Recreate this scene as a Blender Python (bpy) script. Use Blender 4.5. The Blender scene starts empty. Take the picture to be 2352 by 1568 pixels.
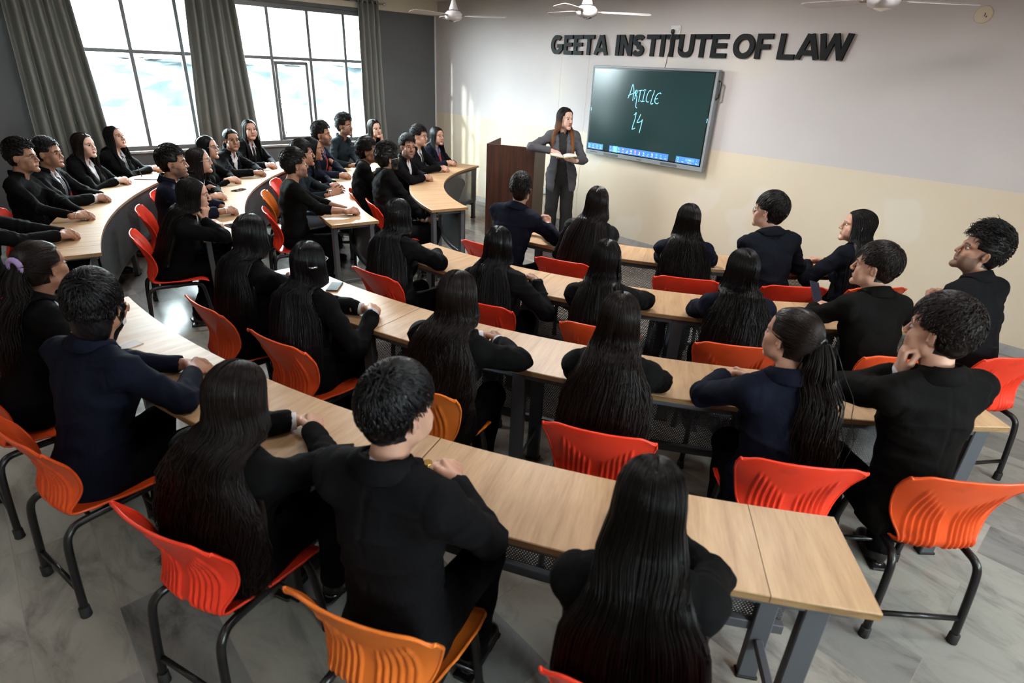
import bpy, math, random
import numpy as np
from mathutils import Vector, Matrix

SC = bpy.context.scene
COL = SC.collection
random.seed(7)
PI = math.pi

# ---------------------------------------------------------------- camera, sky, sun, exposure
def make_camera(f=1334.1, p=25.204, roll=2.709, yaw=46.81, z=2.05):
    p, roll, yaw = map(math.radians, (p, roll, yaw))
    fw = np.array([0, math.cos(p), -math.sin(p)]); up = np.array([0, math.sin(p), math.cos(p)]); rt = np.array([1., 0, 0])
    r2 = math.cos(roll)*rt+math.sin(roll)*up; u2 = -math.sin(roll)*rt+math.cos(roll)*up
    Rz = np.array([[math.cos(yaw), -math.sin(yaw), 0], [math.sin(yaw), math.cos(yaw), 0], [0, 0, 1]])
    fw, r2, u2 = Rz@fw, Rz@r2, Rz@u2
    cd = bpy.data.cameras.new('camera'); cd.sensor_width = 36; cd.lens = f/2352*36; cd.clip_start = .02; cd.clip_end = 200
    cd.dof.use_dof = True; cd.dof.focus_distance = 5.6; cd.dof.aperture_fstop = 3.2
    co = bpy.data.objects.new('camera', cd); COL.objects.link(co)
    M = Matrix.Identity(4)
    for i in range(3): M[i][0], M[i][1], M[i][2] = r2[i], u2[i], -fw[i]
    M[0][3], M[1][3], M[2][3] = 0, 0, z
    co.matrix_world = M; SC.camera = co
    return co
CAM = make_camera()
SC.view_settings.view_transform = 'Standard'; SC.view_settings.look = 'None'; SC.view_settings.gamma = 1
SC.view_settings.use_curve_mapping = False; SC.view_settings.exposure = 0.0

W = bpy.data.worlds.new('sky'); SC.world = W; W.use_nodes = True
bg = W.node_tree.nodes['Background']; bg.inputs[0].default_value = (.94, .98, 1.0, 1); bg.inputs[1].default_value = 72.0

def add_light(name, kind, loc, energy, color=(1, 1, 1), size=1., size_y=None, rot_=(0, 0, 0), direction=None):
    ld = bpy.data.lights.new(name, kind); ld.energy = energy; ld.color = color
    if kind == 'AREA':
        ld.size = size
        if size_y: ld.shape = 'RECTANGLE'; ld.size_y = size_y
    if kind == 'SUN': ld.angle = size
    lo = bpy.data.objects.new(name, ld); COL.objects.link(lo); lo.location = loc; lo.rotation_euler = rot_
    if direction is not None: lo.rotation_euler = Vector(direction).to_track_quat('-Z', 'Y').to_euler()
    return lo
# hazy sun from the garden side, raking in through the windows onto the front wall
add_light('sun', 'SUN', (-14, -2, 9), 5.0, (1, .94, .84), .03, direction=(.30, .90, -.30))
# added fill lamps, out of view in the ceiling (their frames are built further down)
FILL_PANELS = [(-6.6, 1.2, 20), (-6.6, 3.9, 48), (-3.9, 4.2, 90), (-3.9, 1.2, 14), (-1.2, 3.9, 30), (-1.2, 1.2, 10), (-3.9, -1.5, 6), (-1.2, -1.5, 6), (1.5, 1.2, 26), (1.5, 3.9, 30), (1.5, -1.5, 5)]
CEIL = 2.95
for x, y, watt in FILL_PANELS:
    add_light('fill_lamp', 'AREA', (x, y, CEIL-.035), watt, (1, .975, .955), .56, .56)
SC.cycles.max_bounces = 6; SC.cycles.diffuse_bounces = 3; SC.cycles.glossy_bounces = 3; SC.cycles.transparent_max_bounces = 12
SC.cycles.transmission_bounces = 4; SC.cycles.caustics_reflective = False; SC.cycles.caustics_refractive = False
SC.cycles.adaptive_threshold = .03; SC.cycles.use_denoising = True
SC.cycles.sample_clamp_indirect = 4

# ---------------------------------------------------------------- materials
MAT = {}
def mat(name, color=(.5, .5, .5), rough=.5, metal=0., spec=None, emis=None, es=1., alpha=None, coat=0., sheen=0.):
    m = bpy.data.materials.new(name); m.use_nodes = True; b = m.node_tree.nodes['Principled BSDF']
    b.inputs['Base Color'].default_value = (*color, 1); b.inputs['Roughness'].default_value = rough; b.inputs['Metallic'].default_value = metal
    if spec is not None: b.inputs['Specular IOR Level'].default_value = spec
    if emis is not None: b.inputs['Emission Color'].default_value = (*emis, 1); b.inputs['Emission Strength'].default_value = es
    if coat: b.inputs['Coat Weight'].default_value = coat; b.inputs['Coat Roughness'].default_value = .12
    if sheen: b.inputs['Sheen Weight'].default_value = sheen; b.inputs['Sheen Roughness'].default_value = .5
    MAT[name] = m
    return m
def N_(m, typ, **kw):
    n = m.node_tree.nodes.new(typ)
    for k, v in kw.items():
        if isinstance(v, (int, float, tuple)) and k in [i.name for i in n.inputs]: n.inputs[k].default_value = v
        else: setattr(n, k, v)
    return n
def L_(m, a, ao, b, bi): m.node_tree.links.new(a.outputs[ao], b.inputs[bi])
def bsdf(m): return m.node_tree.nodes['Principled BSDF']
def ramp(m, stops):
    r = N_(m, 'ShaderNodeValToRGB'); e = r.color_ramp.elements
    while len(e) > 1: e.remove(e[-1])
    e[0].position = stops[0][0]; e[0].color = (*stops[0][1], 1)
    for p, c in stops[1:]:
        q = e.new(p); q.color = (*c, 1)
    return r
def add_bump(m, scale, strength, dist=.01, detail=3, coord='Object', stretch=None, typ='noise'):
    tc = N_(m, 'ShaderNodeTexCoord'); mp = N_(m, 'ShaderNodeMapping')
    if stretch: mp.inputs['Scale'].default_value = stretch
    L_(m, tc, coord, mp, 'Vector'); n = N_(m, 'ShaderNodeTexNoise'); n.inputs['Scale'].default_value = scale; n.inputs['Detail'].default_value = detail
    L_(m, mp, 'Vector', n, 'Vector'); b = N_(m, 'ShaderNodeBump'); b.inputs['Strength'].default_value = strength; b.inputs['Distance'].default_value = dist
    L_(m, n, 'Fac', b, 'Height'); L_(m, b, 'Normal', bsdf(m), 'Normal')
    return n, b

def cloth(name, col, rough=.8, sheen=.12):
    m = mat(name, col, rough, spec=.07); add_bump(m, 26, .35, .012, 4, stretch=(1, 1, .55)); return m
cloth('cloth_black', (.0034, .0034, .0038)); cloth('cloth_soft_black', (.0030, .0030, .0030), .9); cloth('cloth_navy', (.0055, .0070, .0155))
cloth('cloth_deep_navy', (.0048, .0058, .0100)); cloth('cloth_grey', (.085, .083, .092), .75); cloth('cloth_teal_black', (.009, .014, .018))
cloth('cloth_warm_black', (.0040, .0036, .0034)); cloth('cloth_charcoal', (.0060, .0062, .0076)); cloth('denim', (.20, .27, .33)); cloth('leather', (.008, .008, .009), .5)
mat('shirt_white', (.62, .62, .66), .8); mat('shirt_blue', (.12, .17, .36), .8); mat('shirt_black', (.006, .006, .006), .8)
mat('tie_red', (.30, .02, .02), .6); mat('tie_black', (.006, .006, .008), .5)
def skin(name, c):
    m = mat(name, c, .5, spec=.35); b = bsdf(m)
    b.inputs['Subsurface Weight'].default_value = .0
    tc = N_(m, 'ShaderNodeTexCoord'); n = N_(m, 'ShaderNodeTexNoise'); n.inputs['Scale'].default_value = 14; L_(m, tc, 'Object', n, 'Vector')
    r = ramp(m, [(.3, tuple(v*.86 for v in c)), (.7, tuple(min(1, v*1.1) for v in c))]); L_(m, n, 'Fac', r, 'Fac'); L_(m, r, 'Color', b, 'Base Color'); return m
skin('skin_mid', (.33, .165, .105)); skin('skin_dark', (.22, .105, .062)); skin('skin_light', (.54, .30, .215)); skin('skin_fair', (.66, .41, .32))
mat('lips', (.30, .125, .10), .45); mat('lips_red', (.42, .05, .08), .4); mat('stubble', (.165, .088, .060), .7)
mat('eye_white', (.55, .52, .50), .25); mat('iris', (.012, .008, .006), .15)
def hairm(name, c, rough=.38, spec=.20):
    m = mat(name, c, rough, spec=spec); tc = N_(m, 'ShaderNodeTexCoord'); n = N_(m, 'ShaderNodeTexNoise'); n.inputs['Scale'].default_value = 55; n.inputs['Detail'].default_value = 4
    mp = N_(m, 'ShaderNodeMapping'); mp.inputs['Scale'].default_value = (1, 1, .12); L_(m, tc, 'Object', mp, 'Vector'); L_(m, mp, 'Vector', n, 'Vector')
    b = N_(m, 'ShaderNodeBump'); b.inputs['Strength'].default_value = .5; b.inputs['Distance'].default_value = .004; L_(m, n, 'Fac', b, 'Height'); L_(m, b, 'Normal', bsdf(m), 'Normal'); return m
hairm('hair_black', (.0050, .0040, .0042)); hairm('hair_brown_black', (.0110, .0070, .0062), .38); hairm('hair_blue_black', (.0045, .0045, .0062), .32, .26)
hb = hairm('hair_auburn', (.2, .08, .03), .42)     # dyed: dark roots, copper lengths
tc = N_(hb, 'ShaderNodeTexCoord'); sx = N_(hb, 'ShaderNodeSeparateXYZ'); L_(hb, tc, 'Object', sx, 'Vector')
rr_ = ramp(hb, [(0, (.30, .115, .035)), (.42, (.17, .062, .022)), (.78, (.022, .012, .010)), (1, (.012, .008, .008))]); mr = N_(hb, 'ShaderNodeMapRange')
mr.inputs['From Min'].default_value = 1.30; mr.inputs['From Max'].default_value = 1.60; L_(hb, sx, 'Z', mr, 'Value'); L_(hb, mr, 'Result', rr_, 'Fac'); L_(hb, rr_, 'Color', bsdf(hb), 'Base Color')
mat('shoe', (.010, .010, .011), .28, coat=.3); mat('shoe_pale', (.42, .40, .38), .7); mat('sock_grey', (.28, .27, .30), .9)
mat('gold', (.65, .40, .12), .25, 1.); mat('steel', (.6, .6, .62), .25, 1.); mat('thin_metal', (.30, .29, .29), .3, 1.); mat('clear_frame', (.55, .53, .52), .2)
ml = mat('lens', (.9, .9, .9), .02); tb = N_(ml, 'ShaderNodeBsdfTransparent'); gb = N_(ml, 'ShaderNodeBsdfGlossy'); gb.inputs['Roughness'].default_value = .03; mx = N_(ml, 'ShaderNodeMixShader'); mx.inputs[0].default_value = .09
L_(ml, tb, 0, mx, 1); L_(ml, gb, 0, mx, 2); ml.node_tree.links.new(mx.outputs[0], ml.node_tree.nodes['Material Output'].inputs[0])
mat('lilac', (.35, .25, .50), .8); mat('thread_black', (.012, .012, .012), .8)
def paint(name, col, amt=.06, scale=1.2, rough=.75, bump=.15):
    m = mat(name, col, rough); tc = N_(m, 'ShaderNodeTexCoord'); n = N_(m, 'ShaderNodeTexNoise'); n.inputs['Scale'].default_value = scale; n.inputs['Detail'].default_value = 5
    L_(m, tc, 'Object', n, 'Vector'); r = ramp(m, [(.3, tuple(v*(1-amt) for v in col)), (.7, tuple(min(1, v*(1+amt)) for v in col))]); L_(m, n, 'Fac', r, 'Fac'); L_(m, r, 'Color', bsdf(m), 'Base Color')
    n2 = N_(m, 'ShaderNodeTexNoise'); n2.inputs['Scale'].default_value = 60; L_(m, tc, 'Object', n2, 'Vector'); b = N_(m, 'ShaderNodeBump'); b.inputs['Strength'].default_value = bump; b.inputs['Distance'].default_value = .003
    L_(m, n2, 'Fac', b, 'Height'); L_(m, b, 'Normal', bsdf(m), 'Normal'); return m
paint('wall_dark', (.105, .108, .113)); paint('wall_cream', (.66, .60, .48)); paint('ceiling_white', (.72, .71, .68)); paint('concrete', (.5, .48, .44))
def front_wall_paint():
    """two-tone emulsion: cream dado, off-white above, with touched-up patches"""
    m = mat('wall_two_tone', (.6, .55, .45), .62); tc = N_(m, 'ShaderNodeTexCoord'); sx = N_(m, 'ShaderNodeSeparateXYZ'); L_(m, tc, 'Object', sx, 'Vector')
    n = N_(m, 'ShaderNodeTexNoise'); n.inputs['Scale'].default_value = 1.1; n.inputs['Detail'].default_value = 2; L_(m, tc, 'Object', n, 'Vector')
    ra = ramp(m, [(.42, (.50, .455, .445)), (.60, (.53, .485, .47)), (.66, (.55, .50, .45))]); L_(m, n, 'Fac', ra, 'Fac')
    n2 = N_(m, 'ShaderNodeTexNoise'); n2.inputs['Scale'].default_value = 2.2; n2.inputs['Detail'].default_value = 1; L_(m, tc, 'Object', n2, 'Vector')
    rb = ramp(m, [(.40, (.60, .50, .375)), (.62, (.60, .51, .39)), (.66, (.62, .54, .44))]); L_(m, n2, 'Fac', rb, 'Fac')
    mx = N_(m, 'ShaderNodeMix', data_type='RGBA'); gt = N_(m, 'ShaderNodeMath', operation='GREATER_THAN'); gt.inputs[1].default_value = 1.315
    L_(m, sx, 'Z', gt, 0); m.node_tree.links.new(gt.outputs[0], mx.inputs[0]); m.node_tree.links.new(rb.outputs[0], mx.inputs[6]); m.node_tree.links.new(ra.outputs[0], mx.inputs[7])
    m.node_tree.links.new(mx.outputs[2], bsdf(m).inputs['Base Color'])
    b = N_(m, 'ShaderNodeBump'); b.inputs['Strength'].default_value = .15; b.inputs['Distance'].default_value = .004; n3 = N_(m, 'ShaderNodeTexNoise'); n3.inputs['Scale'].default_value = 7
    L_(m, tc, 'Object', n3, 'Vector'); L_(m, n3, 'Fac', b, 'Height'); L_(m, b, 'Normal', bsdf(m), 'Normal')
front_wall_paint()
def marble(name, tiles=True, light=(.42, .41, .38), dark=(.16, .155, .15), rough=.16):
    m = mat(name, light, rough); tc = N_(m, 'ShaderNodeTexCoord'); b = bsdf(m)
    br = N_(m, 'ShaderNodeTexBrick'); br.inputs['Scale'].default_value = 1; br.inputs['Brick Width'].default_value = .95; br.inputs['Row Height'].default_value = .29
    br.inputs['Mortar Size'].default_value = .0016; br.inputs['Color1'].default_value = (0, 0, 0, 1); br.inputs['Color2'].default_value = (1, 1, 1, 1); br.inputs['Mortar'].default_value = (.5, .5, .5, 1); br.offset = .37
    L_(m, tc, 'Object', br, 'Vector')
    # every slab has its own veins: shift and turn the noise by the slab's random tone
    mul = N_(m, 'ShaderNodeVectorMath', operation='SCALE'); mul.inputs['Scale'].default_value = 7.3; L_(m, br, 'Color', mul, 0)
    ad = N_(m, 'ShaderNodeVectorMath', operation='ADD'); L_(m, tc, 'Object', ad, 0); L_(m, mul, 0, ad, 1)
    mp = N_(m, 'ShaderNodeMapping'); mp.inputs['Rotation'].default_value = (0, 0, .62); mp.inputs['Scale'].default_value = (1.0, 2.3, 1); L_(m, ad, 0, mp, 'Vector')
    n = N_(m, 'ShaderNodeTexNoise'); n.inputs['Scale'].default_value = 2.0; n.inputs['Detail'].default_value = 10; n.inputs['Roughness'].default_value = .68; n.inputs['Distortion'].default_value = 1.1; L_(m, mp, 'Vector', n, 'Vector')
    r = ramp(m, [(.30, dark), (.43, tuple(.55*a+.45*c for a, c in zip(light, dark))), (.52, tuple(v*.9 for v in light)), (.72, light)]); L_(m, n, 'Fac', r, 'Fac')
    t = ramp(m, [(0, (.60, .60, .62)), (.35, (.82, .81, .81)), (.7, (1.0, .97, .93)), (1, (.84, .79, .75))]); L_(m, br, 'Color', t, 'Fac')
    mx = N_(m, 'ShaderNodeMix', data_type='RGBA', blend_type='MULTIPLY'); mx.inputs[0].default_value = 1
    m.node_tree.links.new(r.outputs[0], mx.inputs[6]); m.node_tree.links.new(t.outputs[0], mx.inputs[7])
    mo = N_(m, 'ShaderNodeMix', data_type='RGBA'); m.node_tree.links.new(br.outputs['Fac'], mo.inputs[0]); m.node_tree.links.new(mx.outputs[2], mo.inputs[6]); mo.inputs[7].default_value = (.30, .28, .25, 1)
    m.node_tree.links.new((mo if tiles else mx).outputs[2], b.inputs['Base Color'])
    n4 = N_(m, 'ShaderNodeTexNoise'); n4.inputs['Scale'].default_value = 5; n4.inputs['Detail'].default_value = 6; L_(m, tc, 'Object', n4, 'Vector')
    mr = N_(m, 'ShaderNodeMapRange'); mr.inputs['To Min'].default_value = rough*.7; mr.inputs['To Max'].default_value = rough*2.1; L_(m, n4, 'Fac', mr, 'Value'); L_(m, mr, 'Result', b, 'Roughness')
    return m
marble('floor_marble'); marble('skirting_marble', False, (.52, .51, .49), (.26, .26, .26), .3)
def ceiling_tiles():
    m = mat('ceiling_tiles', (.72, .70, .66), .85); tc = N_(m, 'ShaderNodeTexCoord'); br = N_(m, 'ShaderNodeTexBrick'); br.offset = 0; br.inputs['Scale'].default_value = 1
    br.inputs['Brick Width'].default_value = .6; br.inputs['Row Height'].default_value = .6; br.inputs['Mortar Size'].default_value = .012
    br.inputs['Color1'].default_value = (.70, .68, .63, 1); br.inputs['Color2'].default_value = (.74, .72, .68, 1); br.inputs['Mortar'].default_value = (.46, .45, .42, 1)
    L_(m, tc, 'Object', br, 'Vector'); L_(m, br, 'Color', bsdf(m), 'Base Color')
ceiling_tiles()
def wood(name, c1, c2, rough=.35, uv=True, scale=(1, 12), band=.5, coat=.25):
    m = mat(name, c1, rough, coat=coat); tc = N_(m, 'ShaderNodeTexCoord'); mp = N_(m, 'ShaderNodeMapping'); mp.inputs['Scale'].default_value = (scale[0], scale[1], scale[1])
    L_(m, tc, 'UV' if uv else 'Object', mp, 'Vector')
    n = N_(m, 'ShaderNodeTexNoise'); n.inputs['Scale'].default_value = 2.2; n.inputs['Detail'].default_value = 7; n.inputs['Roughness'].default_value = .6; n.inputs['Distortion'].default_value = .35; L_(m, mp, 'Vector', n, 'Vector')
    n2 = N_(m, 'ShaderNodeTexNoise'); n2.inputs['Scale'].default_value = 11; n2.inputs['Detail'].default_value = 3; L_(m, mp, 'Vector', n2, 'Vector')
    ad = N_(m, 'ShaderNodeMath', operation='MULTIPLY_ADD'); ad.inputs[1].default_value = .35; L_(m, n2, 'Fac', ad, 0); L_(m, n, 'Fac', ad, 2)
    r = ramp(m, [(.45, c2), (.62, tuple(.5*(a+b) for a, b in zip(c1, c2))), (.82, c1)]); L_(m, ad, 0, r, 'Fac'); L_(m, r, 'Color', bsdf(m), 'Base Color'); return m
wood('oak_laminate', (.56, .365, .205), (.40, .235, .122), .42, True, (1.0, 9), coat=0)
wood('ply_edge', (.36, .21, .095), (.17, .095, .040), .6, True, (3, 20), coat=0)
wood('wenge', (.060, .022, .013), (.020, .008, .006), .35, False, (9, .6), coat=.3)
MAT['wenge'].node_tree.nodes['Mapping'].inputs['Scale'].default_value = (14, 14, .7)
def metal_paint(name, c, rough=.42):
    m = mat(name, c, rough); add_bump(m, 40, .06, .002); return m
metal_paint('desk_steel', (.085, .090, .102)); metal_paint('chair_steel', (.010, .010, .011), .30); mat('rubber', (.012, .012, .012), .7)
def perforated():
    """sheet steel punched with a staggered grid of round holes"""
    m = mat('perforated_steel', (.10, .102, .108), .45, .2); m.node_tree.nodes['Material Output']
    tc = N_(m, 'ShaderNodeTexCoord'); sx = N_(m, 'ShaderNodeSeparateXYZ'); L_(m, tc, 'UV', sx, 'Vector')
    def M2(op, a, b=None, c=None):
        n = N_(m, 'ShaderNodeMath', operation=op)
        for i, v in enumerate((a, b, c)):
            if v is None: continue
            if isinstance(v, (int, float)): n.inputs[i].default_value = v
            else: m.node_tree.links.new(v, n.inputs[i])
        return n.outputs[0]
    p = .0125
    u = M2('DIVIDE', sx.outputs[0], p); v = M2('DIVIDE', sx.outputs[1], p*.8)
    vr = M2('FLOOR', v); sh = M2('MULTIPLY', M2('MODULO', M2('ABSOLUTE', vr), 2.0), .5); fu = M2('SUBTRACT', M2('FRACT', M2('ADD', u, sh)), .5); fv = M2('MULTIPLY', M2('SUBTRACT', M2('FRACT', v), .5), .8)
    d = M2('SQRT', M2('ADD', M2('MULTIPLY', fu, fu), M2('MULTIPLY', fv, fv))); hole = M2('LESS_THAN', d, .29)
    tb = N_(m, 'ShaderNodeBsdfTransparent'); mx = N_(m, 'ShaderNodeMixShader'); m.node_tree.links.new(hole, mx.inputs[0])
    L_(m, bsdf(m), 0, mx, 1); L_(m, tb, 0, mx, 2); m.node_tree.links.new(mx.outputs[0], m.node_tree.nodes['Material Output'].inputs[0])
perforated()
def plastic(name, c, dark=.8, sat=None):
    m = mat(name, c, .30, spec=.4); tc = N_(m, 'ShaderNodeTexCoord'); n = N_(m, 'ShaderNodeTexNoise'); n.inputs['Scale'].default_value = 9; n.inputs['Detail'].default_value = 6; L_(m, tc, 'Object', n, 'Vector')
    r = ramp(m, [(.25, tuple(v*dark*.85 for v in c)), (.42, c), (.8, c)]); L_(m, n, 'Fac', r, 'Fac'); L_(m, r, 'Color', bsdf(m), 'Base Color')
    mr = N_(m, 'ShaderNodeMapRange'); mr.inputs['To Min'].default_value = .24; mr.inputs['To Max'].default_value = .45; L_(m, n, 'Fac', mr, 'Value'); L_(m, mr, 'Result', bsdf(m), 'Roughness'); return m
plastic('plastic_red', (.92, .048, .018)); plastic('plastic_orange_red', (.82, .085, .018)); plastic('plastic_orange', (.86, .20, .027)); plastic('plastic_burnt', (.78, .085, .014))
def curtain():
    m = mat('curtain_grey', (.19, .195, .18), .6); add_bump(m, 220, .12, .001, 2)
    tb = N_(m, 'ShaderNodeBsdfTranslucent'); tb.inputs[0].default_value = (.12, .125, .115, 1); mx = N_(m, 'ShaderNodeMixShader'); mx.inputs[0].default_value = .10
    L_(m, bsdf(m), 0, mx, 1); L_(m, tb, 0, mx, 2); m.node_tree.links.new(mx.outputs[0], m.node_tree.nodes['Material Output'].inputs[0])
curtain()
metal_paint('window_aluminium', (.115, .118, .122), .38); mat('chrome', (.75, .75, .76), .15, 1.)
mg = mat('window_glass', (.85, .96, 1), .02); t_ = N_(mg, 'ShaderNodeBsdfTransparent'); t_.inputs[0].default_value = (.90, .97, .98, 1); g_ = N_(mg, 'ShaderNodeBsdfGlossy'); g_.inputs['Roughness'].default_value = .02
x_ = N_(mg, 'ShaderNodeMixShader'); x_.inputs[0].default_value = .05; L_(mg, t_, 0, x_, 1); L_(mg, g_, 0, x_, 2); mg.node_tree.links.new(x_.outputs[0], mg.node_tree.nodes['Material Output'].inputs[0])
mat('letter_black', (.004, .004, .0045), .5, spec=.15); mat('white_plastic', (.66, .66, .64), .35); mat('black_plastic', (.012, .012, .012), .35)
metal_paint('bezel_grey', (.22, .235, .245), .35); mat('bezel_black', (.006, .006, .006), .25); mat('fan_white', (.55, .53, .55), .3); mat('fan_brown', (.20, .16, .13), .4)
mat('screen_board', (.010, .022, .022), .14, emis=(.020, .050, .050), es=.55); mat('screen_ink', (.1, .5, .7), .3, emis=(.36, .78, 1.0), es=1.0)
mat('screen_bar', (.05, .15, .4), .3, emis=(.055, .19, .56), es=.9); mat('screen_cyan', (.1, .6, .8), .3, emis=(.10, .62, .95), es=1.); mat('screen_white', (.8, .8, .8), .3, emis=(.62, .80, .95), es=.9)
mat('screen_blue', (.1, .2, .8), .3, emis=(.04, .12, .75), es=.9); mat('screen_pink', (.8, .1, .6), .3, emis=(.75, .15, .65), es=.9); mat('screen_red', (.8, .05, .05), .3, emis=(.70, .06, .08), es=.9); mat('screen_yellow', (.8, .7, .1), .3, emis=(.80, .72, .15), es=.9)
mat('screen_pill', (.1, .25, .6), .3, emis=(.12, .33, .78), es=.9)
mat('paper', (.72, .70, .69), .8); mat('book_cover', (.42, .30, .07), .5); mat('phone_glass', (.006, .006, .008), .08, coat=.5); mat('phone_body', (.10, .075, .075), .3, .5); mat('maroon', (.12, .012, .02), .5); mat('phone_back', (.02, .02, .04), .25)
mat('lawn', (.02, .024, .021), .9); mat('path', (.62, .60, .55), .9)
mh = mat('hedge', (.3, .38, .38), .9); mat('garden_wall', (.48, .50, .50), .9); mat('far_building', (.55, .56, .56), .9)
n = N_(mh, 'ShaderNodeTexNoise'); n.inputs['Scale'].default_value = .9; n.inputs['Detail'].default_value = 8; tc = N_(mh, 'ShaderNodeTexCoord'); L_(mh, tc, 'Object', n, 'Vector'); r = ramp(mh, [(.36, (.0145, .024, .028)), (.64, (.024, .034, .037))]); L_(mh, n, 'Fac', r, 'Fac'); L_(mh, r, 'Color', bsdf(mh), 'Base Color')
n = N_(MAT['lawn'], 'ShaderNodeTexNoise'); n.inputs['Scale'].default_value = 60; r = ramp(MAT['lawn'], [(.3, (.0135, .0168, .0145)), (.7, (.0170, .0195, .0172))]); L_(MAT['lawn'], n, 'Fac', r, 'Fac'); L_(MAT['lawn'], r, 'Color', bsdf(MAT['lawn']), 'Base Color')
mat('fill_panel_glow', (.9, .9, .9), .5, emis=(1, .97, .93), es=2.2)  # glow of the added fill panels
# ---------------------------------------------------------------- mesh helpers
def new_mesh(name, V, faces, mats, fm=None, smooth=True):
    me = bpy.data.meshes.new(name)
    V = np.asarray(V, np.float32).reshape(-1, 3)
    if isinstance(faces, np.ndarray):
        n, k = faces.shape
        me.vertices.add(len(V)); me.vertices.foreach_set('co', V.ravel())
        me.loops.add(n*k); me.loops.foreach_set('vertex_index', faces.astype(np.int32).ravel())
        me.polygons.add(n)
        me.polygons.foreach_set('loop_start', np.arange(0, n*k, k, dtype=np.int32))
        me.update(calc_edges=True)
    else:
        me.from_pydata(V.tolist(), [], faces)
    for m in mats: me.materials.append(m)
    n = len(me.polygons)
    if fm is not None: me.polygons.foreach_set('material_index', np.asarray(fm, np.int32))
    if smooth is True: me.polygons.foreach_set('use_smooth', np.ones(n, bool))
    elif smooth is not False: me.polygons.foreach_set('use_smooth', np.asarray(smooth, bool))
    me.update()
    return me

def link(name, me, parent=None, loc=None, rz=None):
    o = bpy.data.objects.new(name, me); COL.objects.link(o)
    if parent is not None: o.parent = parent
    if loc is not None: o.location = loc
    if rz is not None: o.rotation_euler = (0, 0, rz)
    return o

def tag(o, label=None, cat=None, group=None, kind=None):
    if label: o['label'] = label
    if cat: o['category'] = cat
    if group: o['group'] = group
    if kind: o['kind'] = kind
    return o

def empty(name, loc=(0, 0, 0), rz=0.0):
    o = bpy.data.objects.new(name, None); COL.objects.link(o)
    o.location = loc; o.rotation_euler = (0, 0, rz); o.empty_display_size = .1
    return o

class MB:
    """collects simple shapes and links them as one mesh"""
    def __init__(s): s.V = []; s.F = []; s.M = []; s.S = []
    def add(s, V, F, m=0, sm=False):
        b = len(s.V); s.V += [tuple(map(float, v)) for v in V]
        for f in F: s.F.append([b+i for i in f]); s.M.append(m); s.S.append(sm)
    def box(s, c, h, R=None, m=0, bev=0.0):
        c = np.array(c, float); h = np.array(h, float)
        if bev <= 0:
            V = [c+np.array((x, y, z))*h if R is None else c+R@(np.array((x, y, z))*h)
                 for x in (-1, 1) for y in (-1, 1) for z in (-1, 1)]
            s.add(V, [(0, 1, 3, 2), (4, 6, 7, 5), (0, 4, 5, 1), (2, 3, 7, 6), (0, 2, 6, 4), (1, 5, 7, 3)], m)
            return
        bev = min(bev, h.min()*.9)
        V = []; idx = {}
        for x in (-1, 1):
            for y in (-1, 1):
                for z in (-1, 1):
                    for a in range(3):
                        p = np.array((x, y, z))*h; q = p.copy()
                        for b in range(3):
                            if b != a: q[b] -= np.sign(p[b])*bev
                        idx[(x, y, z, a)] = len(V); V.append(c+(q if R is None else R@q))
        F = []
        for a in range(3):
            b, d = (a+1) % 3, (a+2) % 3
            for sg in (-1, 1):
                q = []
                for u, w in ((-1, -1), (1, -1), (1, 1), (-1, 1)):
                    k = [0, 0, 0]; k[a] = sg; k[b] = u; k[d] = w; q.append(idx[(*k, a)])
                F.append(q if sg > 0 else q[::-1])
        for a in range(3):
            b, d = (a+1) % 3, (a+2) % 3
            for u in (-1, 1):
                for w in (-1, 1):
                    k0 = [0, 0, 0]; k0[a] = -1; k0[b] = u; k0[d] = w; k1 = list(k0); k1[a] = 1
                    q = [idx[(*k0, b)], idx[(*k1, b)], idx[(*k1, d)], idx[(*k0, d)]]
                    F.append(q if u*w > 0 else q[::-1])
        for x in (-1, 1):
            for y in (-1, 1):
                for z in (-1, 1):
                    q = [idx[(x, y, z, a)] for a in range(3)]
                    F.append(q if x*y*z > 0 else q[::-1])
        s.add(V, F, m)
    def tube(s, P, r, n=8, m=0, cap=True, sm=True):
        V, F = tube_np(np.array(P, float), r, n)
        b = len(s.V); s.V += V.tolist()
        for f in F.tolist(): s.F.append([b+i for i in f]); s.M.append(m); s.S.append(sm)
        if cap:
            k = len(P)
            s.F.append([b+i for i in range(n)][::-1]); s.M.append(m); s.S.append(False)
            s.F.append([b+(k-1)*n+i for i in range(n)]); s.M.append(m); s.S.append(False)
    def lathe(s, prof, c=(0, 0, 0), n=24, m=0, sm=True):
        c = np.array(c, float); k = len(prof); V = []
        for r, z in prof:
            for i in range(n):
                a = 2*math.pi*i/n; V.append(c+np.array((r*math.cos(a), r*math.sin(a), z)))
        F = []
        for j in range(k-1):
            for i in range(n):
                i2 = (i+1) % n; F.append((j*n+i, j*n+i2, (j+1)*n+i2, (j+1)*n+i))
        s.add(V, F, m, sm)
        s.add(V[:n], [tuple(range(n))[::-1]], m); s.add(V[-n:], [tuple(range(n))], m)
    def prism(s, poly, z0, z1, T=None, m=0):
        n = len(poly); V = [(x, y, z0) for x, y in poly]+[(x, y, z1) for x, y in poly]
        if T is not None: V = [T(v) for v in V]
        F = [tuple(range(n))[::-1], tuple(range(n, 2*n))]+[(i, (i+1) % n, n+(i+1) % n, n+i) for i in range(n)]
        s.add(V, F, m)
    def build(s, name, mats, parent=None, loc=None, rz=None):
        if not isinstance(mats, (list, tuple)): mats = [mats]
        me = new_mesh(name, s.V, s.F, mats, s.M, s.S)
        return link(name, me, parent, loc, rz)

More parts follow.
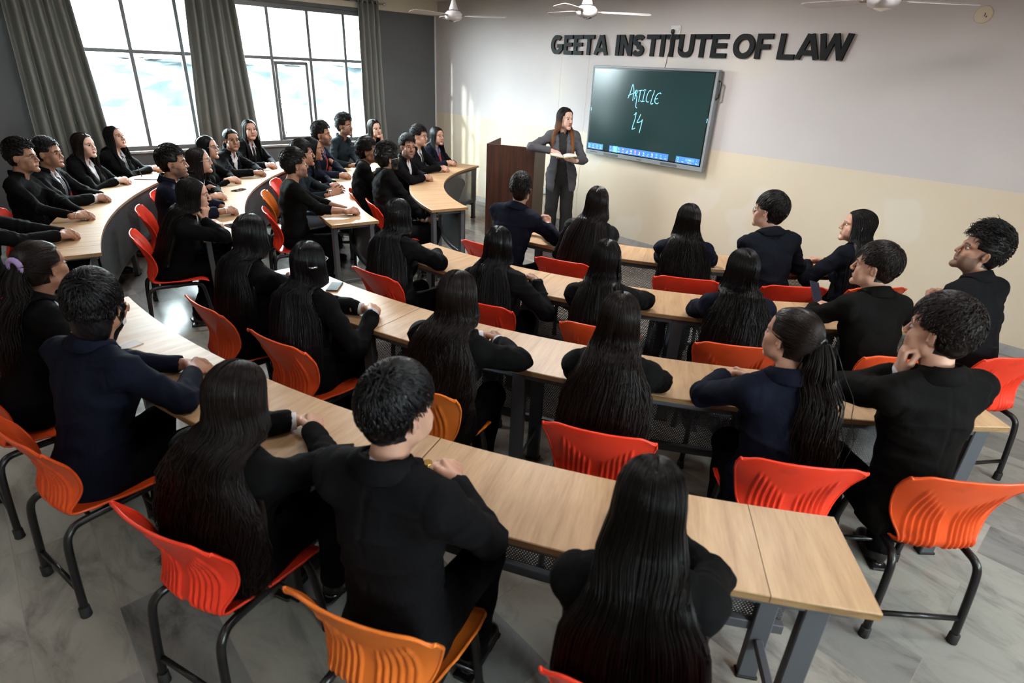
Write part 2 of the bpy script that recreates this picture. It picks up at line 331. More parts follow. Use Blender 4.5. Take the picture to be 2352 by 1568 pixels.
def frames(P):
    T = np.gradient(P, axis=0); T /= np.linalg.norm(T, axis=1)[:, None]+1e-9
    up = np.array((0, 0, 1.)) if abs(T[0][2]) < .9 else np.array((1., 0, 0))
    N = np.zeros_like(P); n = up-T[0]*(up@T[0]); n /= np.linalg.norm(n); N[0] = n
    for i in range(1, len(P)):
        n = n-T[i]*(n@T[i]); n /= np.linalg.norm(n)+1e-9; N[i] = n
    return T, N, np.cross(T, N)

def tube_np(P, r, n=8):
    T, N, B = frames(P); k = len(P)
    r = np.broadcast_to(np.asarray(r, float), (k,))
    a = np.arange(n)*2*np.pi/n
    V = P[:, None]+r[:, None, None]*(np.cos(a)[None, :, None]*N[:, None]+np.sin(a)[None, :, None]*B[:, None])
    i = np.arange(n); j = np.arange(k-1)[:, None]*n; i2 = (i+1) % n
    F = np.stack([j+i, j+i2, j+n+i2, j+n+i], -1).reshape(-1, 4)
    return V.reshape(-1, 3), F

# ---------------------------------------------------------------- signed distance bodies
def fine_axis(lo, hi, coarse, zones):
    """axis ticks from lo to hi, spacing coarse, or the zone's own step inside a zone (a, b, step)"""
    out = [lo]; x = lo
    while x < hi:
        st = coarse
        for a, b, s_ in zones:
            if a-coarse*.5 <= x <= b: st = min(st, s_)
        x += st; out.append(x)
    return np.array(out, np.float32)

def rot(yaw=0., pitch=0., roll=0.):
    """yaw about z, pitch about x (nose up +), roll about y"""
    cy, sy = math.cos(yaw), math.sin(yaw); cp, sp = math.cos(pitch), math.sin(pitch); cr, sr = math.cos(roll), math.sin(roll)
    Rz = np.array([[cy, -sy, 0], [sy, cy, 0], [0, 0, 1]]); Rx = np.array([[1, 0, 0], [0, cp, -sp], [0, sp, cp]])
    Ry = np.array([[cr, 0, sr], [0, 1, 0], [-sr, 0, cr]])
    return Rz@Rx@Ry

class Field:
    def __init__(s, xs, ys, zs):
        s.ax = [np.asarray(a, np.float32) for a in (xs, ys, zs)]
        s.f = np.full([len(a) for a in s.ax], .07, np.float32)
        s.inf = 0.0
        s.R = np.eye(3); s.t = np.zeros(3)
    def frame(s, R=None, t=None):
        s.R = np.eye(3) if R is None else R; s.t = np.zeros(3) if t is None else np.array(t, float)
    def pt(s, p): return s.R@np.array(p, float)+s.t
    def win(s, lo, hi, m):
        sl = []
        for a, l, h in zip(s.ax, lo, hi):
            i = max(0, int(np.searchsorted(a, l-m))-1); j = min(len(a), int(np.searchsorted(a, h+m))+1)
            if j-i < 1: return None
            sl.append(slice(i, j))
        return sl
    def xyz(s, sl):
        return (s.ax[0][sl[0]][:, None, None], s.ax[1][sl[1]][None, :, None], s.ax[2][sl[2]][None, None, :])
    def put(s, sl, d, k, op):
        a = s.f[tuple(sl)]
        if op == 'u':
            h = np.clip(.5+.5*(a-d)/k, 0, 1); s.f[tuple(sl)] = a*(1-h)+d*h-k*h*(1-h)
        else:
            d = -d; h = np.clip(.5-.5*(a-d)/k, 0, 1); s.f[tuple(sl)] = a*(1-h)+d*h+k*h*(1-h)
    def cone(s, p0, p1, r0, r1, k=.01, op='u', local=True):
        if local: p0 = s.pt(p0); p1 = s.pt(p1)
        else: p0 = np.array(p0, float); p1 = np.array(p1, float)
        r0 += s.inf; r1 += s.inf
        r = max(r0, r1); lo = np.minimum(p0, p1)-r; hi = np.maximum(p0, p1)+r
        sl = s.win(lo, hi, k+.03)
        if sl is None: return
        X, Y, Z = s.xyz(sl); v = p1-p0; L2 = float(v@v)+1e-9
        X = X-p0[0]; Y = Y-p0[1]; Z = Z-p0[2]
        t = np.clip((X*v[0]+Y*v[1]+Z*v[2])/L2, 0, 1)
        d = np.sqrt((X-t*v[0])**2+(Y-t*v[1])**2+(Z-t*v[2])**2)-(r0+(r1-r0)*t)
        s.put(sl, d.astype(np.float32), k, op)
    def chain(s, P, r, k=.01, op='u'):
        for i in range(len(P)-1): s.cone(P[i], P[i+1], r[i], r[i+1], k, op)
    def ell(s, c, r, k=.01, op='u', Rl=None):
        R = s.R if Rl is None else s.R@Rl
        c = s.pt(c); r = np.array(r, float)+s.inf; m = r.max()
        e = np.sqrt(((R*r[None, :])**2).sum(1))
        sl = s.win(c-e, c+e, k+.03)
        if sl is None: return
        X, Y, Z = s.xyz(sl); X = X-c[0]; Y = Y-c[1]; Z = Z-c[2]
        q = [(R[0, i]*X+R[1, i]*Y+R[2, i]*Z) for i in range(3)]
        k0 = np.sqrt(sum((q[i]/r[i])**2 for i in range(3))); k1 = np.sqrt(sum((q[i]/r[i]**2)**2 for i in range(3)))+1e-6
        d = k0*(k0-1)/k1
        s.put(sl, d.astype(np.float32), k, op)
    def box(s, c, h, rad=.005, k=.005, op='u', Rl=None):
        R = s.R if Rl is None else s.R@Rl
        c = s.pt(c); h = np.array(h, float)+s.inf-rad
        e = (np.abs(R)*h[None, :]).sum(1)+rad
        sl = s.win(c-e, c+e, k+.03)
        if sl is None: return
        X, Y, Z = s.xyz(sl); X = X-c[0]; Y = Y-c[1]; Z = Z-c[2]
        q = [np.abs(R[0, i]*X+R[1, i]*Y+R[2, i]*Z)-h[i] for i in range(3)]
        d = np.sqrt(sum(np.maximum(v, 0)**2 for v in q))+np.minimum(np.maximum(np.maximum(q[0], q[1]), q[2]), 0)-rad
        s.put(sl, d.astype(np.float32), k, op)
    def func(s, lo, hi, fn, k=.005, op='s'):
        """fn(x, y, z) in the current local frame, box lo..hi in world axes"""
        sl = s.win(np.array(lo, float), np.array(hi, float), 0)
        if sl is None: return
        X, Y, Z = s.xyz(sl); X = X-s.t[0]; Y = Y-s.t[1]; Z = Z-s.t[2]
        q = [(s.R[0, i]*X+s.R[1, i]*Y+s.R[2, i]*Z) for i in range(3)]
        s.put(sl, fn(*q).astype(np.float32), k, op)
    def push(s, P, m):
        """move points out of this solid until they are m clear of it"""
        P = np.array(P, float)
        for it in range(4):
            c = []; ok = np.ones(len(P), bool)
            for d in range(3):
                a = s.ax[d]; u = (P[:, d]-a[0])/(a[1]-a[0]); ok &= (u > 1.01) & (u < len(a)-3.01); c.append(np.clip(u, 1.01, len(a)-3.01))
            I = [q.astype(int) for q in c]; f = [q-i for q, i in zip(c, I)]
            def tri(ox, oy, oz):
                v = 0
                for x in (0, 1):
                    for y in (0, 1):
                        for z in (0, 1):
                            v = v+s.f[I[0]+x+ox, I[1]+y+oy, I[2]+z+oz]*(f[0] if x else 1-f[0])*(f[1] if y else 1-f[1])*(f[2] if z else 1-f[2])
                return v
            d0 = tri(0, 0, 0); G = np.stack([tri(1, 0, 0)-tri(-1, 0, 0), tri(0, 1, 0)-tri(0, -1, 0), tri(0, 0, 1)-tri(0, 0, -1)], 1)
            n = np.linalg.norm(G, axis=1)[:, None]+1e-6; G = G/n
            mv = np.where(ok & (d0 < m), np.minimum(m-d0, .03), 0)
            P += G*mv[:, None]
        return P
    def mesh(s):
        f = s.f; S = f < 0
        nx, ny, nz = f.shape
        c = [S[i:nx-1+i, j:ny-1+j, k:nz-1+k] for i in (0, 1) for j in (0, 1) for k in (0, 1)]
        alls = c[0].copy(); anys = c[0].copy()
        for q in c[1:]: alls &= q; anys |= q
        act = anys & ~alls
        I = np.argwhere(act)
        if len(I) == 0: return np.zeros((0, 3)), np.zeros((0, 4), int)
        idx = -np.ones(act.shape, np.int32); idx[act] = np.arange(len(I))
        acc = np.zeros((len(I), 3)); cnt = np.zeros(len(I))
        cor = [(i, j, k) for i in (0, 1) for j in (0, 1) for k in (0, 1)]
        vals = {q: f[I[:, 0]+q[0], I[:, 1]+q[1], I[:, 2]+q[2]] for q in cor}
        pos = {}
        for q in cor:
            pos[q] = np.stack([s.ax[d][I[:, d]+q[d]] for d in range(3)], 1)
        for q in cor:
            for d in range(3):
                if q[d] == 0:
                    p = list(q); p[d] = 1; p = tuple(p)
                    a, b = vals[q], vals[p]; m = (a < 0) != (b < 0)
                    t = np.where(m, a/(a-b+1e-12), 0)[:, None]
                    acc += np.where(m[:, None], pos[q]*(1-t)+pos[p]*t, 0); cnt += m
        V = acc/cnt[:, None]
        F = []
        for d in range(3):
            a, b = [(1, 2), (2, 0), (0, 1)][d]
            s0 = [slice(None)]*3; s1 = [slice(None)]*3
            s0[d] = slice(0, f.shape[d]-1); s1[d] = slice(1, f.shape[d])
            for e in (a, b): s0[e] = slice(1, f.shape[e]-1); s1[e] = slice(1, f.shape[e]-1)
            A, B = S[tuple(s0)], S[tuple(s1)]
            E = np.argwhere(A != B)
            if len(E) == 0: continue
            sg = A[E[:, 0], E[:, 1], E[:, 2]]
            base = E.copy(); base[:, a] += 1; base[:, b] += 1
            def at(da, db):
                q = base.copy(); q[:, a] -= da; q[:, b] -= db
                return idx[q[:, 0], q[:, 1], q[:, 2]]
            quad = np.stack([at(1, 1), at(0, 1), at(0, 0), at(1, 0)], 1)
            quad[~sg] = quad[~sg][:, ::-1]
            F.append(quad)
        F = np.concatenate(F)
        F = F[(F >= 0).all(1)]
        return V, F

def vnoise(P, sc, seed=0):
    """cheap smooth noise -1..1 made of sines"""
    r = np.random.RandomState(seed); out = 0
    for i in range(5):
        k = r.normal(size=3); k /= np.linalg.norm(k); k *= sc*(.6+.9*r.rand())*6.28
        out = out+np.sin(P@k+r.rand()*6.28)
    return out/3.2

def vnormals(V, F):
    n = np.cross(V[F[:, 2]]-V[F[:, 0]], V[F[:, 3]]-V[F[:, 1]])
    N = np.zeros_like(V)
    for i in range(4): np.add.at(N, F[:, i], n)
    return N/(np.linalg.norm(N, axis=1)[:, None]+1e-9)
# ---------------------------------------------------------------- people
def nz(v): v = np.array(v, float); return v/np.linalg.norm(v)

def head_sdf(F, H, C, fem, infl=0.):
    """head in its own frame: x right, y out of the face, z up, origin between the ears"""
    F.frame(H, C); F.inf = infl
    w = .94 if fem else 1.0
    F.ell((0, -.014, .032), (.073*w, .096, .082), .01)
    F.ell((0, .026, -.035), (.058*w, .062, .082), .03)
    F.ell((0, .050, .040), (.055*w, .040, .050), .02)
    F.cone((-.046*w, .004, -.062), (-.012, .074, -.100), .020, .016, .02)
    F.cone((.046*w, .004, -.062), (.012, .074, -.100), .020, .016, .02)
    F.ell((0, .082, -.102), (.020, .014, .015), .014)
    for sx in (-1, 1):
        F.ell((sx*.043*w, .060, -.026), (.022, .022, .022), .02)
        F.ell((sx*.038*w, .058, -.058), (.022, .026, .028), .02)
        F.cone((sx*.014, .088, .024), (sx*.048*w, .071, .023), .008 if fem else .010, .008, .014)
    for sx in (-1, 1): F.ell((sx*.031, .099, .003), (.016, .012, .0105), .007, 's')
    F.cone((0, .090, .012), (0, .107, -.026), .0075, .0098, .008)
    F.ell((0, .108, -.031), (.0105, .0100, .0090), .006)
    for sx in (-1, 1): F.ell((sx*.0115, .100, -.034), (.0075, .0095, .0070), .004)
    F.cone((-.018, .0855, -.066), (0, .0925, -.0625), .0040, .0050, .004)
    F.cone((.018, .0855, -.066), (0, .0925, -.0625), .0040, .0050, .004)
    F.cone((-.014, .0855, -.0715), (.014, .0855, -.0715), .0045, .0045, .003)
    F.ell((0, .0900, -.0720), (.010, .0050, .0050), .004)
    for sx in (-1, 1):
        R = rot(sx*.35, 0, sx*.1)
        F.ell((sx*.077*w, -.012, -.006), (.0065, .018, .031), .004, 'u', R)
        F.ell((sx*.083*w, -.008, -.003), (.0045, .010, .019), .003, 's', R)
        F.cone((sx*.073*w, .000, -.012), (sx*.078*w, .000, -.016), .006, .005, .004)
    F.inf = 0; F.frame()

def hand_sdf(F, R, W, side, pose, sc=1.0):
    """side +1 right hand, -1 left; local y along the fingers, z back of the hand, x towards the thumb (mirrored)"""
    c1, c2, c3, spread, th = pose
    F.frame(R*1.0, W)
    s = sc; mx = -side      # right hand: thumb on the -x side when the back of the hand is up
    fx = [.030, .010, -.010, -.029]; L = [.068, .076, .071, .056]; y0 = [.088, .092, .087, .078]
    F.cone((0, -.04*s, 0), (0, .012*s, 0), .025*s, .024*s, .012)
    for i in range(4):
        F.cone((mx*fx[i]*.55*s, .012*s, 0), (mx*fx[i]*s, y0[i]*s, 0), .0145*s, .0110*s, .014)
    for i in range(4):
        p = np.array((mx*fx[i]*s, y0[i]*s, 0)); a = 0.; sa = spread*(fx[i]/.03)*mx
        r = .0092*s
        for seg, (ln, dc) in enumerate(((.46, c1), (.30, c2), (.24, c3))):
            a += dc*(1+.08*i)
            d = np.array((math.sin(sa)*math.cos(a), math.cos(sa)*math.cos(a), -math.sin(a)))
            q = p+d*ln*L[i]*s
            F.cone(p, q, r, r*.90, .0035); p = q; r *= .90
    # thumb leaves the side of the palm near its base
    p = [(mx*.020*s, .018*s, -.006*s), (mx*.045*s, .048*s, -(.012+.012*th)*s), (mx*(.056-.022*th)*s, .078*s, -(.016+.020*th)*s), (mx*(.056-.036*th)*s, .102*s, -(.018+.026*th)*s)]
    F.chain(p, [.0150*s, .0115*s, .0095*s, .0080*s], .007)
    F.frame()

POSES = dict(relax=(.45, .45, .25, .10, .3), clasp=(.75, .95, .45, .04, .6), flat=(.10, .18, .1, .12, .1), fist=(1.25, 1.35, .8, .0, 1.0),
             open=(.25, .35, .2, .22, .0), hold=(.5, .6, .4, .05, .2))

def basis(y, z):
    y = nz(y); z = np.array(z, float); z = nz(z-y*(z@y)); x = np.cross(y, z); return np.stack([x, y, z], 1)

def arm_ik(S, W, L1, L2, pole):
    d = W-S; D = np.linalg.norm(d)
    if D > (L1+L2)*.995: k = D/((L1+L2)*.995); L1 *= k; L2 *= k
    u = d/D; a = (L1*L1-L2*L2+D*D)/(2*D); h = math.sqrt(max(0, L1*L1-a*a))
    p = np.array(pole, float); p -= u*(p@u); p = nz(p)
    return S+u*a+p*h

def hair_env(R, C, T, N, L, a, rho, y0, t_len, wav, ph, style, ns=20):
    """one lock from the parting over the skull, down the neck and the back; angle a (0 = back of the head)"""
    hl = lambda p: R@np.array(p, float)+C
    tl = lambda p: T@np.array(p, float)+N          # torso frame with its origin at the neck base
    g = 1+.07*rho
    sg = 1 if a >= 0 else -1
    c0 = np.array((0, -.012, .032)); rr = np.array((.083, .105, .093))*g
    d0 = nz((sg*.006, y0, .09)); d1 = nz((math.sin(a), -math.cos(a)*1.05, -.05))
    P = []
    for t, kf in ((0, .955), (.25, .992), (.5, 1.), (.75, 1.), (1, 1.)):
        d = nz(d0*(1-t)+d1*t+np.array((0, 0, .25*math.sin(math.pi*t)))); P.append(hl(c0+d*rr*kf))
    ca, sa = math.cos(a), math.sin(a)
    fw = style.get('front', 0)
    front = fw and abs(a) > 1.25
    P.append(hl(((.080+.010*rho)*sa, -.014-(.088+.008*rho)*ca, -.055)))
    wd = style.get('w', .145)
    if t_len > .12:
        P.append(hl(((.088+.25*(wd-.1)+.014*rho)*sa, -.022-(.084+.014*rho)*ca, -.115)))
    if front:
        zs = [-.02, -.12, -.22, -.32, -.42]
        for z in zs:
            if z < .10-t_len: break
            P.append(tl((sg*(.105+.02*rho), .075+.02*rho+(-.02-z)*.18 if z > -.2 else .118+.012*rho, z-.02)))
    elif t_len > .16:
        s_ = math.sin(a*.78)
        for z, w_, yb in ((.035, .090+.2*(wd-.09), -.100), (-.03, .096+.35*(wd-.09), -.116), (-.10, wd, -.120), (-.20, wd*1.08, -.133), (-.30, wd*1.12, -.132), (-.40, wd*1.05, -.125), (-.5, wd*.95, -.125), (-.6, wd*.85, -.13)):
            if z < .12-t_len: break
            P.append(tl((w_*s_, yb*(1-.45*s_*s_)-.012-.022*rho, z)))
    P = np.array(P); k = len(P)
    # catmull-rom
    u = np.linspace(0, k-1.0001, ns); i = u.astype(int); f = (u-i)[:, None]
    Q = np.concatenate([P[:1]*2-P[1:2], P, P[-1:]*2-P[-2:-1]])
    p0, p1, p2, p3 = Q[i], Q[i+1], Q[i+2], Q[np.minimum(i+3, k+1)]
    out = .5*((2*p1)+(-p0+p2)*f+(2*p0-5*p1+4*p2-p3)*f*f+(-p0+3*p1-3*p2+p3)*f**3)
    if wav:
        tt = np.clip((np.linspace(0, 1, ns)-.35)/.65, 0, 1)
        s = np.linspace(0, 1, ns)*k
        out[:, 0] += wav*tt*np.sin(s*1.9+ph); out[:, 1] += wav*.8*tt*np.cos(s*1.7+ph*1.3)
        out += (T[:, 0]*1.0)[None]*(wav*.6*tt*np.sin(s*2.6+ph*2.1))[:, None]
    return out

def strands_mesh(paths, r, n=3, taper=.35):
    VV = []; FF = []; b = 0
    for P in paths:
        k = len(P); t = np.linspace(0, 1, k); rad = r*(np.minimum(1, .5+t*4))*np.where(t > .7, 1-(1-taper)*(t-.7)/.3, 1)
        V, F = tube_np(P, rad, n); VV.append(V); FF.append(F+b); b += len(V)
    return np.concatenate(VV), np.concatenate(FF)

def long_hair(rs, R, C, T, N, st, push=None):
    length, wav = st.get('len', .55), st.get('wav', .004)
    A = st.get('A', 2.15); cnt = st.get('n', 620)
    # solid under-layer
    na, ns = 37, 20
    outer = []; inner = []
    for a in np.linspace(-A, A, na):
        y0 = -.05+.20*min(1, abs(a)/2.0)
        ll = length-.10
        outer.append(hair_env(R, C, T, N, 0, a, -.1, y0, ll, 0, 0, st, ns)); inner.append(hair_env(R, C, T, N, 0, a, -1.2, y0, ll, 0, 0, st, ns))
    G = np.array([outer, inner])
    if push is not None: G[0] = push(G[0].reshape(-1, 3), .010).reshape(G[0].shape); G[1] = push(G[1].reshape(-1, 3), .001).reshape(G[1].shape)
    V = G.reshape(-1, 3); F = []
    ix = lambda l, i, j: (l*na+i)*ns+j
    for i in range(na-1):
        for j in range(ns-1):
            F.append((ix(0, i, j), ix(0, i, j+1), ix(0, i+1, j+1), ix(0, i+1, j)))
            F.append((ix(1, i, j), ix(1, i+1, j), ix(1, i+1, j+1), ix(1, i, j+1)))
    for j in range(ns-1):
        F.append((ix(0, 0, j), ix(1, 0, j), ix(1, 0, j+1), ix(0, 0, j+1)))
        F.append((ix(0, na-1, j), ix(0, na-1, j+1), ix(1, na-1, j+1), ix(1, na-1, j)))
    for i in range(na-1):
        F.append((ix(0, i, ns-1), ix(1, i, ns-1), ix(1, i+1, ns-1), ix(0, i+1, ns-1)))
        F.append((ix(0, i, 0), ix(0, i+1, 0), ix(1, i+1, 0), ix(1, i, 0)))
    F = np.array(F)
    paths = []
    ncl = max(8, cnt//14); cl = [(rs.uniform(-A, A), rs.rand()*6.28, rs.uniform(-.09, .05), rs.uniform(.4, 1.)) for _ in range(ncl)]
    for i in range(cnt):
        ca, ph, dl, rh = cl[rs.randint(ncl)]
        a = np.clip(ca+rs.normal()*.10, -A, A)
        y0 = -.05+.20*min(1, abs(a)/2.0)+rs.uniform(-.006, .006)
        P = hair_env(R, C, T, N, 0, a, rs.uniform(0, 1)*rh, y0, length+dl+rs.uniform(-.03, .03), wav, ph+rs.normal()*.25, st, 22)
        j = rs.normal(size=3)*.004; P = P+np.linspace(0, 1, len(P))[:, None]**2*j[None]*2
        paths.append(P)
    if push is not None:
        A_ = np.array(paths); mg = rs.uniform(.006, .030, (len(A_), 1))*np.ones((1, A_.shape[1]))
        A_ = push(A_.reshape(-1, 3), mg.ravel()).reshape(A_.shape)
        A_[:, 1:-1] = (A_[:, :-2]+2*A_[:, 1:-1]+A_[:, 2:])/4
        paths = list(A_)
    V2, F2 = strands_mesh(paths, st.get('r', .0015))
    return np.concatenate([V, V2]), np.concatenate([F, F2+len(V)])

def tufts(rs, R, C, st):
    """short hair: curved tufts rooted over the scalp"""
    n = st.get('n', 900); ln = st.get('tl', .045); comb = st.get('comb', 'side'); paths = []
    tp = st.get('top', .012); c0 = np.array((0, -.014, .034+tp*.3)); rr = np.array((.080, .103, .086+tp*.8))*st.get('vol', 1.)*1.05
    for i in range(n):
        az = rs.uniform(-math.pi, math.pi); el = rs.uniform(-.45, 1.5)
        d = np.array((math.sin(az)*math.cos(el), -math.cos(az)*math.cos(el), math.sin(el)))
        p = c0+d*rr
        if p[1] > .055 and p[2] < .068: continue
        if abs(p[0]) > .05 and p[1] > .02 and p[2] < .045: continue
        if p[2] < .028 and p[1] > -.040: continue
        if p[2] < st.get('nape', -.07): continue
        up = max(0, d[2])
        lh = ln*(.35+.75*up)*(.7+.6*rs.rand())
        if comb == 'quiff': g = np.array((.25*d[0], .75, .45*up+.05))
        elif comb == 'side': g = np.array((.9 if st.get('part', 1) > 0 else -.9, .45, -.05))
        elif comb == 'curl': g = rs.normal(size=3)*.9
        elif comb == 'whorl': g = d-nz((.15*st.get('part', 1), -.45, .9))*.9; g[1] += .15
        elif comb == 'fringe': g = np.array((.5*d[0], .9, -.35))
        else: g = np.array((.2*d[0], -.2, -.2))
        if p[2] < .03 and comb != 'curl': g = np.array((d[0]*.1, -.35, -.9)); lh = min(lh, .03)
        g = g+rs.normal(size=3)*.22
        g = nz(g-d*(g@d)*.85)
        crl = st.get('curl', 0)
        P = []; hs = rs.rand()
        for t in np.linspace(0, 1, 6):
            q = p+g*lh*t+d*(.012*math.sin(math.pi*min(1, t*.8+.1)))*(1+up*st.get('lift', 1.))
            if crl: q = q+crl*np.array((math.sin(t*9+i), math.cos(t*8+i*2), math.sin(t*7+i*3)))*t
            if st.get('hug', comb in ('whorl', 'side', 'fringe')):
                e = (q-c0)/rr; kk = 1.0+(.05+.05*st.get('lift', 1.)*max(.2, up))*math.sin(math.pi*(.1+.55*t))+.02*hs; q = c0+e/np.linalg.norm(e)*rr*kk
            P.append(R@q+C)
        paths.append(np.array(P))
    return strands_mesh(paths, st.get('r', .0019), 4, .15)

def short_cap(R, C, st):
    r = .20; ax = [np.arange(C[i]-r, C[i]+r, .0065) for i in range(3)]
    F = Field(*ax); F.frame(R, C)
    v = st.get('vol', 1.)*1.05; top = st.get('top', .012)
    F.ell((0, -.016, .034+top*.3), (.077*v, .100*v, (.084+top*.8)*v), .01)
    F.ell((0, .018, .068+top*.2), (.058*v, .060, .036+top), .02)
    F.ell((0, -.062, -.020), (.058, .046, .055), .02)
    if st.get('longback'): F.ell((0, -.075, -.05), (.066, .050, .075), .03)
    # cut away the face, the ears and below the hairline
    F.func(C-.2, C+.2, lambda x, y, z: np.maximum(np.maximum(.052-st.get('brow', 0)-y, z-(.072-st.get('fr', 0))), -.3+0*x), .012)
    F.func(C-.2, C+.2, lambda x, y, z: np.maximum(np.maximum(-.022-y, z-.020), .045-np.abs(x)), .008)
    F.func(C-.2, C+.2, lambda x, y, z: z-(st.get('nape', -.07)-.004)+0*x+0*y, .01)
    V, Q = F.mesh()
    if len(V):
        Nn = vnormals(V, Q); Vl = (V-C)@R
        up = np.clip((Vl[:, 2]-.0)/.09, 0, 1)
        V = V+Nn*(vnoise(Vl*np.array((1.0, .55, 1)), 34, 3)*.0035*up+vnoise(Vl, 70, 5)*.0015)[:, None]*st.get('rough', 1.)
    return V, Q

def orient(V, F):
    """outward faces"""
    if len(F) == 0: return F
    a, b, c = V[F[:, 0]], V[F[:, 1]], V[F[:, 2]]; cc = V.mean(0)
    vol = (np.cross(a-cc, b-cc)*(c-cc)).sum()
    return F if vol > 0 else F[:, ::-1]

def torso(F, T, hip, L, sw, fem, infl, k=.04, skirt=False):
    F.frame(T, hip); F.inf = infl
    F.ell((0, 0, .03), (.158, .122, .13), k)
    F.ell((0, -.005, L*.34), (.128 if fem else .142, .096 if fem else .105, .17), k)
    F.ell((0, -.008, L*.66), (.136 if fem else .154, .098 if fem else .108, .175), k)
    if fem: F.ell((-.065, .070, L*.58), (.060, .050, .060), .03); F.ell((.065, .070, L*.58), (.060, .050, .060), .03)
    else: F.ell((0, .045, L*.68), (.125, .065, .11), .04)
    F.cone((-sw*.72, -.016, L-.088), (sw*.72, -.016, L-.088), .062, .062, .03)
    for s in (-1, 1):
        F.cone((s*.028, -.018, L-.012), (s*(sw-.01), -.014, L-.052), .045, .050, .03)
    F.inf = 0; F.frame()

def person(name, label, pos, rz, head, yaw=0., pitch=0., roll=0., fem=False, hair=None, top='jacket', mats=None,
           hands=None, group=None, stand=False, beard=0, glasses=None, tie=None, torso_yaw=0., shirt=None, shoes=True,
           sleeve=1.0, hip=None, lod=0, extras=(), seed=0, legs=None, elbows=None, lapel=True, scale=1., shoe_mat=None, arm_r=1.0, scalp=None):
    rs = np.random.RandomState(seed+11)
    root = empty(name, pos, rz); tag(root, label, 'person', group)
    M = dict(skin=MAT['skin_mid'], hair=MAT['hair_black'], jacket=MAT['cloth_black'], trousers=MAT['cloth_black'], shirt=MAT['shirt_white'], lips=MAT['lips'])
    M.update(mats or {})
    R = rot(yaw, pitch, roll); headtop = np.array(head, float)
    C = headtop-R@np.array((0, 0, .113+(hair or {}).get('top', .012)))
    hip = np.array(hip if hip is not None else (headtop[0]*.5, -.205, .50), float)
    neck = C+R@np.array((0, -.020, -.055))
    N = C+.5*(R@np.array((0, -.040, -.148)))+.5*np.array((0, -.044, -.152))
    N[1] -= .012
    Tz = nz(N-hip); L = float(np.linalg.norm(N-hip))
    Tx = np.array((math.cos(torso_yaw), math.sin(torso_yaw), 0)); Tx = nz(Tx-Tz*(Tx@Tz)); T = np.stack([Tx, np.cross(Tz, Tx), Tz], 1)
    sw = (.150 if fem else .174)*scale
    Sh = {s: hip+T@np.array((s*sw, -.010, L-.062)) for s in (-1, 1)}
    # arms: hands = {+1: (wrist, finger dir, back-of-hand dir, pose), -1: ...}
    if callable(hands): hands = hands(C, R)
    if hands is None: hands = (0., .27)
    if not isinstance(hands, dict):
        cx, cy = hands[0], hands[1]; cz = .792 if len(hands) < 3 else hands[2]
        hh = {}
        for s in (-1, 1):
            W = np.array((cx+s*.062, cy-.075-.012*s, cz+.004+.006*s))
            hh[s] = (W, (-s*.62, .80, -.02), (s*.62, .30, .70), 'clasp')
        hands = hh
    E = {}
    for s in (-1, 1):
        W = np.array(hands[s][0], float)
        pole = (elbows or {}).get(s, (s*.85, -.15, -.75))
        e = arm_ik(Sh[s], W, .285, .255, pole)
        if not stand and e[1] > -.02 and e[2] < .80: e[2] = .80
        E[s] = e
    arm_infl = {'jacket': .014, 'sweater': .008, 'shirt': .007, 'top': .004}
    # ---- body: one skin surface with head, neck, trunk, arms, hands
    hz = [(min(hands[s][0][2] for s in hands)-.12, max(hands[s][0][2] for s in hands)+.10, .0042 if lod < 2 else .006)]
    Wc = {s: np.array(hands[s][0], float) for s in hands}
    tips = [Wc[s]+nz(hands[s][1])*.19 for s in hands]
    allp = np.array([Wc[1], Wc[-1], *tips, E[1], E[-1], C, Sh[1], Sh[-1], hip])
    lo = allp.min(0)-.15; hi = allp.max(0)+.16
    st = .0042 if lod == 0 else (.005 if lod == 1 else .0065)
    hx = sorted((Wc[1][0], Wc[-1][0], tips[0][0], tips[1][0])); hy = sorted((Wc[1][1], Wc[-1][1], tips[0][1], tips[1][1]))
    xs = fine_axis(lo[0], hi[0], .013, [(C[0]-.095, C[0]+.095, st), (hx[0]-.04, hx[-1]+.04, st)])
    ys = fine_axis(lo[1], hi[1], .013, [(C[1]-.12, C[1]+.125, st), (hy[0]-.04, hy[-1]+.04, st)])
    zs = fine_axis(lo[2], hi[2], .013, [(C[2]-.13, C[2]+.13, st), hz[0]])
    B = Field(xs, ys, zs)
    torso(B, T, hip, L, sw, fem, -.012)
    B.cone(neck, N, .050 if not fem else .044, .058 if not fem else .050, .02)
    B.cone(C+R@np.array((0, -.03, -.03)), neck, .050, .050 if not fem else .044, .02)
    for s in (-1, 1):
        sl_ = sleeve < .8; B.cone(Sh[s], E[s], .038*arm_r, .030*arm_r, .02, local=False); B.cone(E[s], Wc[s], (.036 if sl_ else .030)*arm_r, .024, .02, local=False)
    head_sdf(B, R, C, fem)
    for s in (-1, 1):
        w, d, bk, ps = hands[s]
        hand_sdf(B, basis(d, bk), Wc[s], s, POSES[ps] if isinstance(ps, str) else ps, .92 if fem else 1.0)
    V, Q = B.mesh(); Q = orient(V, Q)
    # face colours by place on the face
    fc = V[Q].mean(1); q = (fc-C)@R
    fm = np.zeros(len(Q), int)
    lip = (np.abs(q[:, 0]) < .018) & (q[:, 2] < -.0590) & (q[:, 2] > -.0760) & (q[:, 1] > .083-.12*np.abs(q[:, 0]))
    fm[lip] = 1
    for sx in (-1, 1):
        ax_ = sx*q[:, 0]; brow = (ax_ > .013) & (ax_ < .050) & (np.abs(q[:, 2]-(.0275-14*(ax_-.032)**2)) < (.0024 if fem else .0036)) & (q[:, 1] > .05)
        fm[brow] = 2
    if scalp is None: scalp = True
    # scalp under the hair takes the hair colour
    sc = (q[:, 2] > .035) & (q[:, 1] < .052) | (q[:, 1] < -.025) & (q[:, 2] > -.06)
